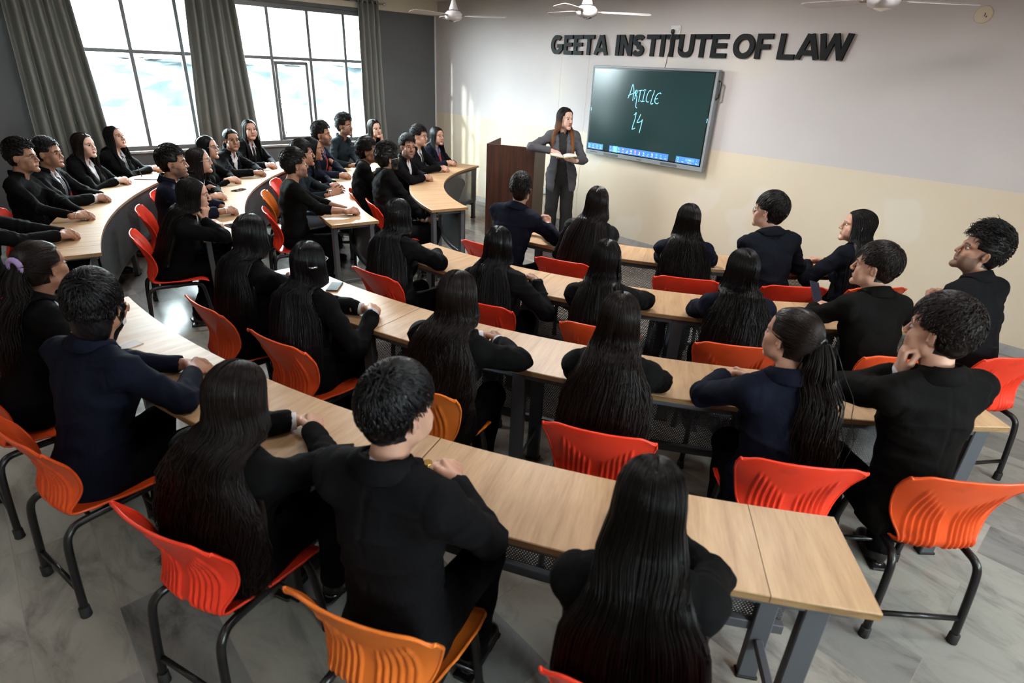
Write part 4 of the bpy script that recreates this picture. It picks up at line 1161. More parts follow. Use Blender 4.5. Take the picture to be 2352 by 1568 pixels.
# wall letters
def strip(P, w, close=False):
    P = np.array(P, float); n = len(P); L, R_ = [], []
    for i in range(n):
        a = P[(i-1) % n] if (close or i > 0) else P[i]; b_ = P[(i+1) % n] if (close or i < n-1) else P[i]
        if not close and i == 0: d1 = d2 = nz(P[1]-P[0])
        elif not close and i == n-1: d1 = d2 = nz(P[-1]-P[-2])
        else: d1 = nz(P[i]-a); d2 = nz(b_-P[i])
        n1 = np.array((-d1[1], d1[0])); n2 = np.array((-d2[1], d2[0])); m = nz(n1+n2); k = 1/max(.35, m@n1)
        L.append(P[i]+m*w/2*k); R_.append(P[i]-m*w/2*k)
    return L, R_
def arc_pts(cx, cy, rx, ry, a0, a1, n=18): return [(cx+rx*math.cos(math.radians(a)), cy+ry*math.sin(math.radians(a))) for a in np.linspace(a0, a1, n)]
def glyph(ch, w, h, s):
    """strokes of a heavy sans capital w wide, h high, stem s; each stroke is (centre line, width, closed)"""
    q = s/2; H = h; sh = s*.86; qh = sh/2
    I = [((q, 0), (q, H))]
    if ch == 'G': return [(arc_pts(w/2, H/2, w/2-q, H/2-qh, 48, 318, 26)[:]+[(w-q, H*.30), (w-q, H*.44)], s, 0), ([(w, H*.44), (w*.54, H*.44)], sh, 0)]
    if ch == 'E': return [([(q, 0), (q, H)], s, 0), ([(q, H-qh), (w, H-qh)], sh, 0), ([(q, H*.52), (w*.94, H*.52)], sh, 0), ([(q, qh), (w, qh)], sh, 0)]
    if ch == 'F': return [([(q, 0), (q, H)], s, 0), ([(q, H-qh), (w, H-qh)], sh, 0), ([(q, H*.49), (w*.9, H*.49)], sh, 0)]
    if ch == 'T': return [([(w/2, 0), (w/2, H)], s, 0), ([(0, H-qh), (w, H-qh)], sh, 0)]
    if ch == 'A': return [([(q*.9, 0), (w/2-q*.25, H)], s*1.0, 0), ([(w-q*.9, 0), (w/2+q*.25, H)], s*1.0, 0), ([(w*.24, H*.27), (w*.76, H*.27)], sh, 0)]
    if ch == 'I': return [([(w/2, 0), (w/2, H)], min(s, w), 0)]
    if ch == 'N': return [([(q, 0), (q, H)], s, 0), ([(w-q, 0), (w-q, H)], s, 0), ([(q, H-.0), (w-q, .0)], s*1.0, 0)]
    if ch == 'S': return [(arc_pts(w/2, H*.735, w/2-q, H*.265-qh, 20, 265, 20)+arc_pts(w/2, H*.265, w/2-q, H*.265-qh, 85, -160, 20), s*.95, 0)]
    if ch == 'U': return [([(q, H), (q, H*.33)]+arc_pts(w/2, H*.33, w/2-q, H*.33-qh, 180, 360, 16)+[(w-q, H*.33), (w-q, H)], s, 0)]
    if ch == 'O': return [(arc_pts(w/2, H/2, w/2-q, H/2-qh, 0, 350, 36), s, 1)]
    if ch == 'L': return [([(q, 0), (q, H)], s, 0), ([(q, qh), (w, qh)], sh, 0)]
    if ch == 'W': return [([(q*.9, H), (w*.26, 0)], s*.95, 0), ([(w*.26, 0), (w*.5, H)], s*.95, 0), ([(w*.5, H), (w*.74, 0)], s*.95, 0), ([(w*.74, 0), (w-q*.9, H)], s*.95, 0)]
def letter(ch, x0, x1, label, z0=2.237, z1=2.462, s=.052):
    w, h = x1-x0, z1-z0; t = MB()
    for gi, (line, sw_, close) in enumerate(glyph(ch, w, h, s)):
        fr = YW-.030-gi*.0007
        L, R_ = strip(line, sw_, close); n = len(L)
        V = []
        for P in (L, R_):
            for p in P:
                zz = min(max(p[1], 0), h); V.append((x0+p[0], fr, z0+zz)); V.append((x0+p[0], YW-.004+gi*.0005, z0+zz))
        F = []; m = 2*n; rng = range(n if close else n-1)
        for i in rng:
            j = (i+1) % n
            F += [(2*i, m+2*i, m+2*j, 2*j), (2*i+1, 2*j+1, m+2*j+1, m+2*i+1), (2*i, 2*j, 2*j+1, 2*i+1), (m+2*i, m+2*i+1, m+2*j+1, m+2*j)]
        if not close: F += [(0, 1, m+1, m), (2*n-2, m+2*n-2, m+2*n-1, 2*n-1)]
        t.add(V, F)
    o = t.build('wall_letter', MAT['letter_black']); me = o.data
    tag(o, label, 'letter', 'black raised letters of the wall sign')
WORDS = [('G', -6.119, -5.908, 'starting the first word'), ('E', -5.884, -5.735, 'second in the first word, right after the G'), ('E', -5.712, -5.560, 'third in the first word, before the T'), ('T', -5.545, -5.372, 'fourth in the first word'), ('A', -5.362, -5.146, 'ending the first word'),
 ('I', -5.023, -4.968, 'starting the second word'), ('N', -4.955, -4.778, 'second in the second word'), ('S', -4.776, -4.605, 'third in the second word'), ('T', -4.577, -4.398, 'fourth in the second word, after the S'), ('I', -4.381, -4.322, 'fifth in the second word, between two T letters'), ('T', -4.308, -4.150, 'sixth in the second word, crossed by the black cable'), ('U', -4.140, -3.950, 'seventh in the second word'), ('T', -3.938, -3.749, 'eighth in the second word, after the U'), ('E', -3.732, -3.549, 'ending the second word'),
 ('O', -3.480, -3.248, 'starting the short third word'), ('F', -3.230, -3.070, 'ending the short third word'), ('L', -2.996, -2.826, 'starting the last word'), ('A', -2.816, -2.591, 'in the middle of the last word'), ('W', -2.620, -2.323, 'ending the last word at the right')]
for ch, a, b_, lb in WORDS: letter(ch, a, b_, 'black wall letter %s, %s' % (ch, lb))

# interactive display
SX0, SX1, SZ0, SZ1 = -5.284, -3.546, 1.074, 2.123; SY = YW-.10
sc_ = empty('interactive_display', ((SX0+SX1)/2, YW, SZ0)); tag(sc_, 'large wall-mounted interactive display showing handwritten ARTICLE 14 on a dark green board', 'screen')
def lp(x, y, z): return (x-(SX0+SX1)/2, y-YW, z-SZ0)
IX0, IX1, IZ0, IZ1 = -5.266, -3.576, 1.125, 2.100
b = MB()
for lo, hi in (((SX0, SY, IZ0), (IX0, YW-.03, IZ1)), ((IX1, SY, IZ0), (SX1, YW-.03, IZ1)), ((SX0, SY, IZ1), (SX1, YW-.03, SZ1)), ((SX0, SY, SZ0), (SX1, YW-.03, IZ0))):
    lo, hi = np.array(lp(*lo)), np.array(lp(*hi)); b.box((lo+hi)/2, (hi-lo)/2, bev=.004)
b.build('bezel', MAT['bezel_grey'], sc_)
b = MB(); lo, hi = np.array(lp(IX0, SY+.03, IZ0)), np.array(lp(IX1, YW-.035, IZ1)); b.box((lo+hi)/2, (hi-lo)/2); b.build('back_case', MAT['bezel_black'], sc_)
b = MB(); b.box(lp((IX0+IX1)/2, SY+.009, (IZ0+IZ1)/2), ((IX1-IX0)/2, .004, (IZ1-IZ0)/2)); b.build('black_border', MAT['bezel_black'], sc_)
b = MB(); g_ = .016; b.box(lp((IX0+IX1)/2, SY+.006, (IZ0+IZ1)/2), ((IX1-IX0)/2-g_, .0035, (IZ1-IZ0)/2-g_)); face = b.build('screen_face', MAT['screen_board'], sc_)
b = MB(); b.box(lp((SX0+SX1)/2, YW-.015, 1.6), (.5, .015, .25)); b.build('wall_bracket', MAT['bezel_black'], sc_)
b = MB(); b.tube([lp(SX1-.01, SY+.04, 1.83), lp(SX1+.028, SY+.03, 1.85), lp(SX1+.030, SY+.03, 2.00), lp(SX1-.01, SY+.04, 2.02)], .010, 8); b.build('carry_handle', MAT['black_plastic'], sc_)
for x in (-4.86, -3.99):
    b = MB(); b.box(lp(x, SY-.0005, 1.099), (.115, .0015, .013), bev=.001); b.build('speaker_grille', MAT['bezel_black'] if False else MAT['desk_steel'], sc_)
b = MB()
for i in range(7): b.box(lp(-5.20+i*.018, SY-.001, 1.106), (.004, .002, .004))
b.build('ports', MAT['bezel_black'], sc_)
STROKES = [[[-4.691,1.777],[-4.674,1.817],[-4.657,1.878],[-4.643,1.931],[-4.631,1.913],[-4.616,1.863],[-4.616,1.794],[-4.617,1.753]],[[-4.69,1.806],[-4.666,1.819],[-4.647,1.825],[-4.619,1.833]],[[-4.592,1.772],[-4.59,1.796],[-4.588,1.83],[-4.584,1.865]],[[-4.602,1.834],[-4.596,1.855],[-4.585,1.869],[-4.57,1.87],[-4.565,1.857],[-4.569,1.842],[-4.578,1.827],[-4.593,1.817],[-4.573,1.812],[-4.562,1.802],[-4.562,1.763],[-4.563,1.72],[-4.561,1.69],[-4.554,1.682],[-4.542,1.68]],[[-4.548,1.866],[-4.496,1.876]],[[-4.522,1.868],[-4.522,1.834],[-4.522,1.817],[-4.527,1.778],[-4.528,1.748]],[[-4.483,1.87],[-4.463,1.883],[-4.443,1.879]],[[-4.456,1.871],[-4.464,1.82],[-4.468,1.782],[-4.473,1.756]],[[-4.499,1.766],[-4.495,1.754],[-4.48,1.753],[-4.448,1.76]],[[-4.368,1.876],[-4.383,1.879],[-4.397,1.87],[-4.412,1.844],[-4.422,1.806],[-4.424,1.772],[-4.415,1.757],[-4.402,1.754],[-4.386,1.756]],[[-4.324,1.883],[-4.328,1.853],[-4.338,1.828],[-4.348,1.781],[-4.354,1.751],[-4.35,1.737],[-4.335,1.737],[-4.32,1.744]],[[-4.231,1.849],[-4.235,1.859],[-4.243,1.86],[-4.257,1.856],[-4.271,1.848],[-4.285,1.833],[-4.293,1.818],[-4.3,1.797],[-4.302,1.78],[-4.298,1.763],[-4.29,1.751],[-4.269,1.744],[-4.255,1.748],[-4.247,1.758]],[[-4.297,1.793],[-4.281,1.794],[-4.263,1.801]],[[-4.572,1.598],[-4.556,1.612],[-4.542,1.628],[-4.545,1.591],[-4.55,1.556],[-4.559,1.515],[-4.568,1.484],[-4.573,1.456],[-4.575,1.434]],[[-4.577,1.434],[-4.558,1.44],[-4.534,1.453]],[[-4.476,1.613],[-4.483,1.588],[-4.494,1.561],[-4.505,1.542],[-4.515,1.519],[-4.498,1.52],[-4.476,1.527],[-4.455,1.538],[-4.443,1.549]],[[-4.44,1.56],[-4.445,1.521],[-4.448,1.494],[-4.455,1.45],[-4.464,1.403]],[[-3.587,1.637],[-3.586,1.615],[-3.587,1.595]],[[-5.253,1.637],[-5.252,1.616],[-5.251,1.598]]]
b = MB()
for P in STROKES[:-2]:
    P = np.array([lp(x, SY+.0005, z) for x, z in P]); u = np.linspace(0, len(P)-1.001, len(P)*4); i_ = u.astype(int); f_ = (u-i_)[:, None]
    Q = np.concatenate([P[:1]*2-P[1:2], P, P[-1:]*2-P[-2:-1]]); p0, p1, p2, p3 = Q[i_], Q[i_+1], Q[i_+2], Q[np.minimum(i_+3, len(P)+1)]
    C_ = .5*((2*p1)+(-p0+p2)*f_+(2*p0-5*p1+4*p2-p3)*f_*f_+(-p0+3*p1-3*p2+p3)*f_**3); b.tube(C_, .0042, 6)
hw = b.build('handwriting', MAT['screen_ink'], face); hw['label'] = 'pale blue handwritten ARTICLE 14'
b = MB()
for P in STROKES[-2:]: b.tube([lp(x, SY+.001, z) for x, z in P], .004, 5)
b.build('slide_marker', MAT['screen_ink'], face)
def rect(b, x0, x1, z0, z1, d=0., m=0): b.box(lp((x0+x1)/2, SY+.0012-d, (z0+z1)/2), ((x1-x0)/2, .0008, (z1-z0)/2), bev=.0004, m=m)
MM = [MAT[k] for k in ('screen_bar', 'screen_cyan', 'screen_white', 'screen_blue', 'screen_pink', 'screen_red', 'screen_yellow', 'screen_pill')]
b = MB(); rect(b, -5.254, -5.000, 1.140, 1.211)
for k, x in enumerate((-5.222, -5.159, -5.095, -5.034)):
    if k == 0: b.tube([lp(x+.011*math.cos(q), SY-.0006, 1.183+.013*math.sin(q)) for q in np.linspace(0, 2*PI, 13)], .0032, 5, m=1)
    elif k == 1: b.prism([(-.011, -.012), (.012, 0), (-.011, .012)], 0, .001, T=lambda v: lp(x+v[0], SY-.0012+v[2], 1.183+v[1]), m=1)
    elif k == 2:
        for u in (-.0065, .0065):
            for w in (-.0065, .0065): rect(b, x+u-.005, x+u+.005, 1.183+w-.005, 1.183+w+.005, .0012, 1)
    else:
        for w in (-.010, 0, .010): rect(b, x-.012, x+.012, 1.183+w-.0032, 1.183+w+.0032, .0012, 1)
    rect(b, x-.014, x+.014, 1.1535, 1.159, .0012, 2)
b.build('toolbar', MM, face)
b = MB(); rect(b, -4.894, -4.010, 1.139, 1.211); rect(b, -4.834, -4.765, 1.139, 1.2115, .0009, 1)
for k, x in enumerate((-4.866, -4.8, -4.738, -4.674, -4.612, -4.548, -4.485, -4.423, -4.36, -4.298, -4.235, -4.172, -4.107, -4.044)):
    m = (3, 2, 1, 5, 3, 6, 4, 4, 1, 3, 6, 1, 1, 2)[k]
    if k in (0, 1, 2): b.box(lp(x, SY-.0008, 1.183), (.004, .0008, .013), R=np.array(((math.cos(.7), 0, math.sin(.7)), (0, 1, 0), (-math.sin(.7), 0, math.cos(.7)))), m=m); rect(b, x-.012, x-.003, 1.190, 1.197, .0016, 2)
    elif k == 3: rect(b, x-.010, x+.010, 1.172, 1.182, .0012, 5); b.prism([(-.010, 0), (.010, 0), (0, .010)], 0, .001, T=lambda v: lp(x+v[0], SY-.0016+v[2], 1.187+v[1]), m=2)
    elif k == 6: b.tube([lp(x+.010*math.cos(q), SY-.0006, 1.183+.012*math.sin(q)) for q in np.linspace(0, 2*PI, 11)], .004, 5, m=4); rect(b, x-.002, x+.002, 1.175, 1.192, .0016, 2)
    elif k == 11: b.tube([lp(x+.011*math.cos(q), SY-.0006, 1.183+.013*math.sin(q)) for q in np.linspace(0, 2*PI, 13)], .0022, 5, m=1); rect(b, x-.006, x+.006, 1.181, 1.184, .0016, 1)
    elif k in (12, 13): b.prism([(-.013, 0), (-.002, .011), (-.002, .004), (.012, -.006), (-.002, -.004), (-.002, -.011)] if k == 12 else [(.013, 0), (.002, .011), (.002, .004), (-.012, -.006), (.002, -.004), (.002, -.011)], 0, .001, T=lambda v: lp(x+v[0], SY-.0016+v[2], 1.183+v[1]), m=1 if k == 12 else 7)
    else: rect(b, x-.010, x+.006, 1.174, 1.192, .0012, m); rect(b, x-.001, x+.011, 1.168, 1.181, .0018, 2 if k != 9 else 1)
    rect(b, x-.015, x+.015, 1.1530, 1.1585, .0018, 2)
b.build('toolbar', MM, face)
b = MB(); rect(b, -3.903, -3.594, 1.138, 1.209); rect(b, -3.778, -3.659, 1.166, 1.194, .0009, 7)
b.tube([lp(-3.874+.011*math.cos(q), SY-.0006, 1.183+.013*math.sin(q)) for q in np.linspace(0, 2*PI, 13)], .0038, 5, m=1)
for x, sg in ((-3.809, 1), (-3.629, -1)): b.tube([lp(x+.005*sg, SY-.0006, 1.190), lp(x-.004*sg, SY-.0006, 1.183), lp(x+.005*sg, SY-.0006, 1.176)], .0014, 4, m=1)
for x in (-3.874, -3.809, -3.629): rect(b, x-.013, x+.013, 1.1505, 1.156, .0012, 2)
rect(b, -3.745, -3.693, 1.1505, 1.156, .0012, 2)
for x in (-3.728, -3.708): rect(b, x-.0016, x+.0016, 1.173, 1.187, .0018, 2)
b.tube([lp(-3.722, SY-.0015, 1.173), lp(-3.714, SY-.0015, 1.187)], .0012, 4, m=2)
b.build('toolbar', MM, face)
b = MB(); b.box(lp(-4.42, SY-.0008, 1.099), (.034, .001, .0055)); b.build('maker_plate', MAT['desk_steel'], sc_)
# cable, plug and socket above the display
t = empty('wall_socket', (-4.215, YW, 2.505)); tag(t, 'white wall socket plate above the letters with a black plug in it', 'socket')
b = MB(); b.box((0, -.006, 0), (.062, .006, .047), bev=.004); b.build('plate', MAT['white_plastic'], t)
b = MB(); b.box((.035, -.014, .0), (.012, .004, .018), bev=.002); b.build('switch', MAT['white_plastic'], t)
t = empty('power_cable', (-4.235, YW, 2.49)); tag(t, 'thin black power cable hanging from the socket down to the display', 'cable')
b = MB(); b.lathe([(.006, -.03), (.017, -.02), (.021, .0), (.018, .018), (.006, .022)], (0, -.034, 0), 14); b.build('plug', MAT['black_plastic'], t)
b = MB(); P = [(.0, -.036, -.02), (-.012, -.045, -.08), (.004, -.046, -.16), (-.016, -.044, -.25), (-.022, -.040, -.32), (-.04, -.036, -.38)]; P = np.array(P); u = np.linspace(0, 1, 24)
P = np.stack([np.interp(u, np.linspace(0, 1, 6), P[:, k]) for k in range(3)], 1); P[1:-1] = (P[:-2]+2*P[1:-1]+P[2:])/4; b.tube(P, .0042, 7); b.build('cord', MAT['black_plastic'], t)
t = empty('ceiling_rose_plate', (-1.41, YW, 2.585)); t.name = 'wall_cover_plate'; tag(t, 'round white cover plate with loose wire ends high on the right of the front wall', 'cover plate')
b = MB(); b.lathe([(.062, .0), (.062, .006), (.056, .009), (.002, .010)], n=28); o = b.build('disc', MAT['wall_two_tone'], t); o.rotation_euler = (PI/2, 0, 0)
b = MB(); b.tube([(.01, -.010, .01), (.014, -.018, .0), (.012, -.02, -.012)], .003, 5); b.tube([(.024, -.010, -.012), (.026, -.018, -.02)], .003, 5); b.build('wire_end', MAT['black_plastic'], t)
t = empty('wall_socket', (-6.09, YW, .44)); tag(t, 'small white socket low on the front wall behind the teacher', 'socket'); b = MB(); b.box((0, -.015, 0), (.045, .015, .05), bev=.005); b.build('plate', MAT['white_plastic'], t); b = MB(); b.box((0, -.032, 0), (.012, .003, .018), bev=.002); b.build('switch', MAT['white_plastic'], t)

# garden outside the window
def outside(name, lo, hi, m):
    b = MB(); lo, hi = np.array(lo, float), np.array(hi, float); b.box((lo+hi)/2, (hi-lo)/2); return structure(b.build(name, m))
outside('lawn', (-90, -40, -.6), (XW-.25, 60, -.3), MAT['lawn']); outside('yard', (XR+.25, -30, -.6), (30, 40, -.3), MAT['path'])
b = MB(); b.prism([(-30, 6), (-30, 6.9), (-11, 2.2), (-11, 1.5)], -.299, -.285); tag(structure(b.build('garden_path', MAT['path'])), 'pale garden path across the lawn')
V = []; F = []; rs = np.random.RandomState(3); nx, nz_ = 120, 12
for j in range(nz_):
    for i in range(nx):
        y = -30+80*i/(nx-1); a = PI*j/(nz_-1); z = -.3+1.75*math.sin(a/2 if a < PI else PI/2)
        V.append((-34+2.2*(j/(nz_-1)-.5)*-1+.35*math.sin(i*1.3+j)+.3*rs.rand(), y, -.3+1.9*math.sin(PI/2*min(1, j/(nz_*.7)))+.18*rs.rand()*(j > 1)))
for j in range(nz_-1):
    for i in range(nx-1): F.append((j*nx+i, j*nx+i+1, (j+1)*nx+i+1, (j+1)*nx+i))
tag(link('hedge', new_mesh('hedge', V, F, [MAT['hedge']])), 'long clipped hedge beyond the lawn outside the window', 'hedge')
t = empty('far_building', (-52, 14, -.3)); tag(t, 'pale building far beyond the hedge outside the window', 'building')
b = MB(); b.box((0, 0, 4.5), (4, 26, 4.5)); b.build('wall', MAT['far_building'], t)
for k in range(9):
    b = MB(); b.box((4.02, -22+k*5.4, 4.6), (.04, .8, .9)); b.build('window', MAT['garden_wall'], t)

# lectern
LR = math.radians(25.5); t = empty('lectern', (-5.60, 5.08, 0), LR); tag(t, 'dark brown wood veneer lectern with raised sides in front of the wall', 'lectern')
lw, ld, lh, th_ = .325, .40, 1.175, .009
b = MB(); b.box((0, 0, lh/2), (lw, th_, lh/2), bev=.002); b.build('front_panel', MAT['wenge'], t)
for sx in (-1, 1):
    b = MB(); b.prism([(th_, .0), (ld, .0), (ld, lh+.035), (th_, lh)], -th_, th_, T=lambda v: (sx*(lw-th_)+v[2], v[0], v[1])); b.build('side_panel', MAT['wenge'], t)
b = MB(); b.box((0, ld/2, lh-.16), (lw-2*th_-.001, ld/2-.012, .009)); b.build('reading_shelf', MAT['wenge'], t)
b = MB(); b.box((0, ld/2, .55), (lw-2*th_-.001, ld/2-.012, .009)); b.build('inner_shelf', MAT['wenge'], t)
# ---------------------------------------------------------------- curved desks, all rings around one centre by the front wall
OX, OY = -4.10, 6.40
def pw(r, deg, z=0.): a = math.radians(deg); return (OX+r*math.cos(a), OY+r*math.sin(a), z)
TT = .75; TH = .026
def uv_mesh(name, V, F, mats, fm, uvs, parent, smooth=False):
    me = new_mesh(name, V, F, mats, fm, smooth); l = me.uv_layers.new(name='UVMap')
    l.data.foreach_set('uv', np.array(uvs, np.float32).ravel()); return link(name, me, parent)
def arc_slab(name, r0, r1, a0, a1, z0, z1, mats, parent, step=1.0, edge_mat=1, bev=.003, useed=0., round_end=0):
    """slab between two radii; a bevelled profile swept around the ring"""
    prof = [(r0, z0, 1), (r1, z0, 0), (r1, z1-bev, 1), (r1-bev, z1, 0), (r0+bev, z1, 0), (r0, z1-bev, 1)]
    n = max(2, int(abs(a1-a0)/step)+1); V = []; k = len(prof)
    for i in range(n+1):
        a = a0+(a1-a0)*i/n
        for r, z, _ in prof: V.append(pw(r, a, z))
    V = np.array(V); F = []; fm = []; uv = []
    segm = [0, edge_mat, 0, 0, 0, edge_mat]
    ln = [0]
    for i in range(n):
        for j in range(k):
            j2 = (j+1) % k; f = (i*k+j, (i+1)*k+j, (i+1)*k+j2, i*k+j2); F.append(f); fm.append(edge_mat if j in (1, 5) else (0 if j in (2, 3, 4) else edge_mat))
            for q in f:
                ii, jj = divmod(q, k); a = math.radians(a0+(a1-a0)*ii/n); rr, zz, _ = prof[jj]
                if j in (2, 3, 4): uv.append((rr+useed, a*r1))
                else: uv.append((a*r1, zz+useed))
    for i, rev in ((0, False), (n, True)):
        f = [i*k+j for j in range(k)]; f = f if rev else f[::-1]; F.append(f); fm.append(edge_mat)
        for q in f: rr, zz, _ = prof[q % k]; uv.append((rr, zz))
    return uv_mesh(name, V, F, mats, fm, uv, parent)
def desk(label, r0, r1, a0, a1, joints, legs, panel=True):
    am = (a0+a1)/2; t = empty('curved_desk', pw((r0+r1)/2, am)); tag(t, label, 'desk', 'curved wood-topped student desks on steel frames')
    t['kind'] = 'thing'; inv = np.array(t.location)
    def fix(o): o.location = [-v for v in inv]; return o
    cuts = [a0]+list(joints)+[a1]; lo, hi = (a0, a1)
    for i in range(len(cuts)-1):
        g = .022 if i < len(cuts)-2 else 0; s_ = 1 if a1 > a0 else -1
        fix(arc_slab('tabletop', r0, r1, cuts[i]+(0 if i == 0 else g*s_), cuts[i+1]-g*s_, TT-TH, TT, [MAT['oak_laminate'], MAT['ply_edge']], t, useed=i*3.7+r0))
    ST = MAT['desk_steel']; s_ = 1 if a1 > a0 else -1
    for r_, z0, z1, nm in ((r1-.055, TT-TH-.034, TT-TH, 'edge_rail'), (r0+.025, TT-TH-.034, TT-TH, 'edge_rail'), (r0+.025, .235, .275, 'foot_rail')):
        fix(arc_slab(nm, r_, r_+.03, a0+.6*s_, a1-.6*s_, z0, z1, [ST], t, edge_mat=0, step=1.5))
    if panel:
        n = int(abs(a1-a0))+1; V = []; F = []; uv = []
        for i in range(n+1):
            a = a0+.6*s_+(a1-a0-1.2*s_)*i/n
            for r_ in (r0+.018, r0+.0195):
                for z in (.26, TT-TH-.005): V.append(pw(r_, a, z))
        def u(q):
            i, j = divmod(q, 4); return (math.radians(a0+(a1-a0)*i/n)*r0, (.26, TT)[j % 2])
        for i in range(n):
            b0 = i*4; b1 = b0+4
            for f in ((b0, b0+1, b1+1, b1), (b0+2, b1+2, b1+3, b0+3)):
                F.append(f); uv += [u(q) for q in f]
        fix(uv_mesh('modesty_panel', V, F, [MAT['perforated_steel']], None, uv, t))
    for a in legs:
        ca, sa = math.cos(math.radians(a)), math.sin(math.radians(a)); R = np.array(((ca, -sa, 0), (sa, ca, 0), (0, 0, 1)))
        for r_ in (r0+.055, r1-.040):
            b = MB(); b.box(np.array(pw(r_, a, (TT-TH)/2)), (.019, .034, (TT-TH)/2), R=R, bev=.004); fix(b.build('leg', ST, t))
            b = MB(); b.box(np.array(pw(r_, a, .006)), (.024, .039, .006), R=R, bev=.002); fix(b.build('foot_cap', MAT['rubber'], t))
        b = MB(); b.box(np.array(pw((r0+r1)/2, a, .20)), ((r1-r0)/2-.075, .014, .016), R=R, bev=.003); fix(b.build('stretcher', ST, t))
        b = MB(); b.box(np.array(pw((r0+r1)/2, a, TT-TH-.017)), ((r1-r0)/2-.075, .016, .017), R=R, bev=.003); fix(b.build('bearer', ST, t))
    return t
RING = {1: (2.78, 3.18), 2: (3.80, 4.23), 3: (4.84, 5.24), 4: (5.90, 6.29)}
desk('front curved desk on the right-hand side, nearest the lectern and the teacher', *RING[1], -80.5, -30, [-59.4], [-79, -67, -47, -32])
desk('second curved desk on the right-hand side, counted from the front wall', *RING[2], -85.4, -29, [-68.2, -44], [-84.5, -69.5, -55.0, -43, -30.5])
desk('third curved desk on the right-hand side, one ring in front of the nearest one', *RING[3], -86.6, -40.0, [-73, -45.2], [-85.6, -73.8, -63.6, -51.0, -41])
desk('nearest curved desk, its free end at the lower right of the picture', *RING[4], -87.3, -50.65, [-64.2, -53.3], [-86.4, -69, -52.0])
desk('small front curved desk on the window side, empty near its tip beside the aisle', *RING[1], -101.6, -161.0, [-131], [-102.6, -122, -141, -160])
desk('second curved window-side desk, bare forearms of a sweatered man on its end', *RING[2], -98.2, -161, [-128], [-99.2, -118, -138, -156])
desk('third curved desk on the window side, a phone lying near its middle', *RING[3], -98.0, -148, [-122], [-99, -118, -138, -147])
desk('fourth curved desk on the window side, at the left edge of the picture', *RING[4], -97.3, -135.5, [-99.4, -122.5], [-98.3, -115, -128, -134.8])

# ---------------------------------------------------------------- moulded chairs
def chair_shell():
    """one bent sheet: back, waist, seat; ribs on the lower back"""
    prof = [(-.246, .800), (-.243, .785), (-.222, .735), (-.195, .675), (-.172, .615), (-.164, .56), (-.174, .51), (-.184, .470), (-.170, .438), (-.12, .424), (-.03, .420), (.05, .424), (.12, .432), (.17, .430), (.205, .412)]
    P = np.array(prof); k = len(P); m = 64; u = np.linspace(0, k-1.0001, m); i = u.astype(int); f = (u-i)[:, None]
    Q = np.concatenate([P[:1]*2-P[1:2], P, P[-1:]*2-P[-2:-1]]); p0, p1, p2, p3 = Q[i], Q[i+1], Q[i+2], Q[np.minimum(i+3, k+1)]
    C = .5*((2*p1)+(-p0+p2)*f+(2*p0-5*p1+4*p2-p3)*f*f+(-p0+3*p1-3*p2+p3)*f**3)
    wk = np.interp(u, [0, .5, 2, 3, 5, 6.5, 8, 9, 10.5, 12, 13.2, 14], [.208, .220, .226, .216, .182, .148, .142, .148, .182, .202, .200, .180])
    cup = np.interp(u, [0, 3, 5, 7, 8.5, 10, 14], [.034, .050, .045, .022, .012, .022, .010])    # edges sweep towards the sitter
    nu = 129; V = []; T2 = np.gradient(C, axis=0); T2 /= np.linalg.norm(T2, axis=1)[:, None]; Nn = np.stack([-T2[:, 1], T2[:, 0]], 1)   # points to the sitter's side
    for j in range(m):
        for i_ in range(nu):
            x = -1+2*i_/(nu-1); xx = x*wk[j]
            off = cup[j]*abs(x)**2.2
            if u[j] < .8: off += 0
            # ribs: two sets of six grooves standing out on the back face
            rib = 0.
            if 1.9 < u[j] < 8.6:
                ax = abs(xx); pos = (ax-.028)/.0215; n_ = round(pos)
                if 0 <= n_ <= 5:
                    d = abs(pos-n_)
                    top = 3.9-.34*n_ if True else 0
                    if u[j] > top: rib = -.0085*math.exp(-(d/.24)**2)*min(1, (u[j]-top)*2.5)*min(1, (8.6-u[j])*1.5)
            y = C[j, 0]+Nn[j, 0]*(off+rib); z = C[j, 1]+Nn[j, 1]*(off+rib)+(-.006*x*x-.022*max(0, abs(x)-.72)**2/.0784)*max(0, 1-u[j]/3.2)
            V.append((xx, y, z))
    V = np.array(V); F = [(j*nu+i, j*nu+i+1, (j+1)*nu+i+1, (j+1)*nu+i) for j in range(m-1) for i in range(nu-1)]
    # thickness
    me = new_mesh('tmp', V, np.array(F), []); N = np.zeros((len(V), 3), np.float32); me.vertices.foreach_get('normal', N.ravel()); nn = np.zeros(len(V)*3, np.float32); me.vertices.foreach_get('normal', nn); N = nn.reshape(-1, 3)
    bpy.data.meshes.remove(me)
    th = .0042; edge = np.zeros(len(V), bool)
    A = V+N*th/2; B_ = V-N*th/2; n = len(V); FF = list(F)+[tuple(n+q for q in f[::-1]) for f in F]
    loop = [i for i in range(nu)]+[j*nu+nu-1 for j in range(1, m)]+[(m-1)*nu+i for i in range(nu-2, -1, -1)]+[j*nu for j in range(m-2, 0, -1)]
    for a, b_ in zip(loop, loop[1:]+loop[:1]): FF.append((a, a+n, b_+n, b_))
    rim = V[loop+loop[:1]]
    return np.concatenate([A, B_]), FF, rim
SHV, SHF, RIM = chair_shell()
sh_me = {}
def shell_mesh(mk):
    if mk not in sh_me:
        b = MB(); b.add(SHV, SHF, 0, True); b.tube(RIM[:-1].tolist()+[RIM[0].tolist()], .0056, 6, cap=False); me = new_mesh('shell', b.V, b.F, [MAT[mk]], b.M, b.S); sh_me[mk] = me
    return sh_me[mk]
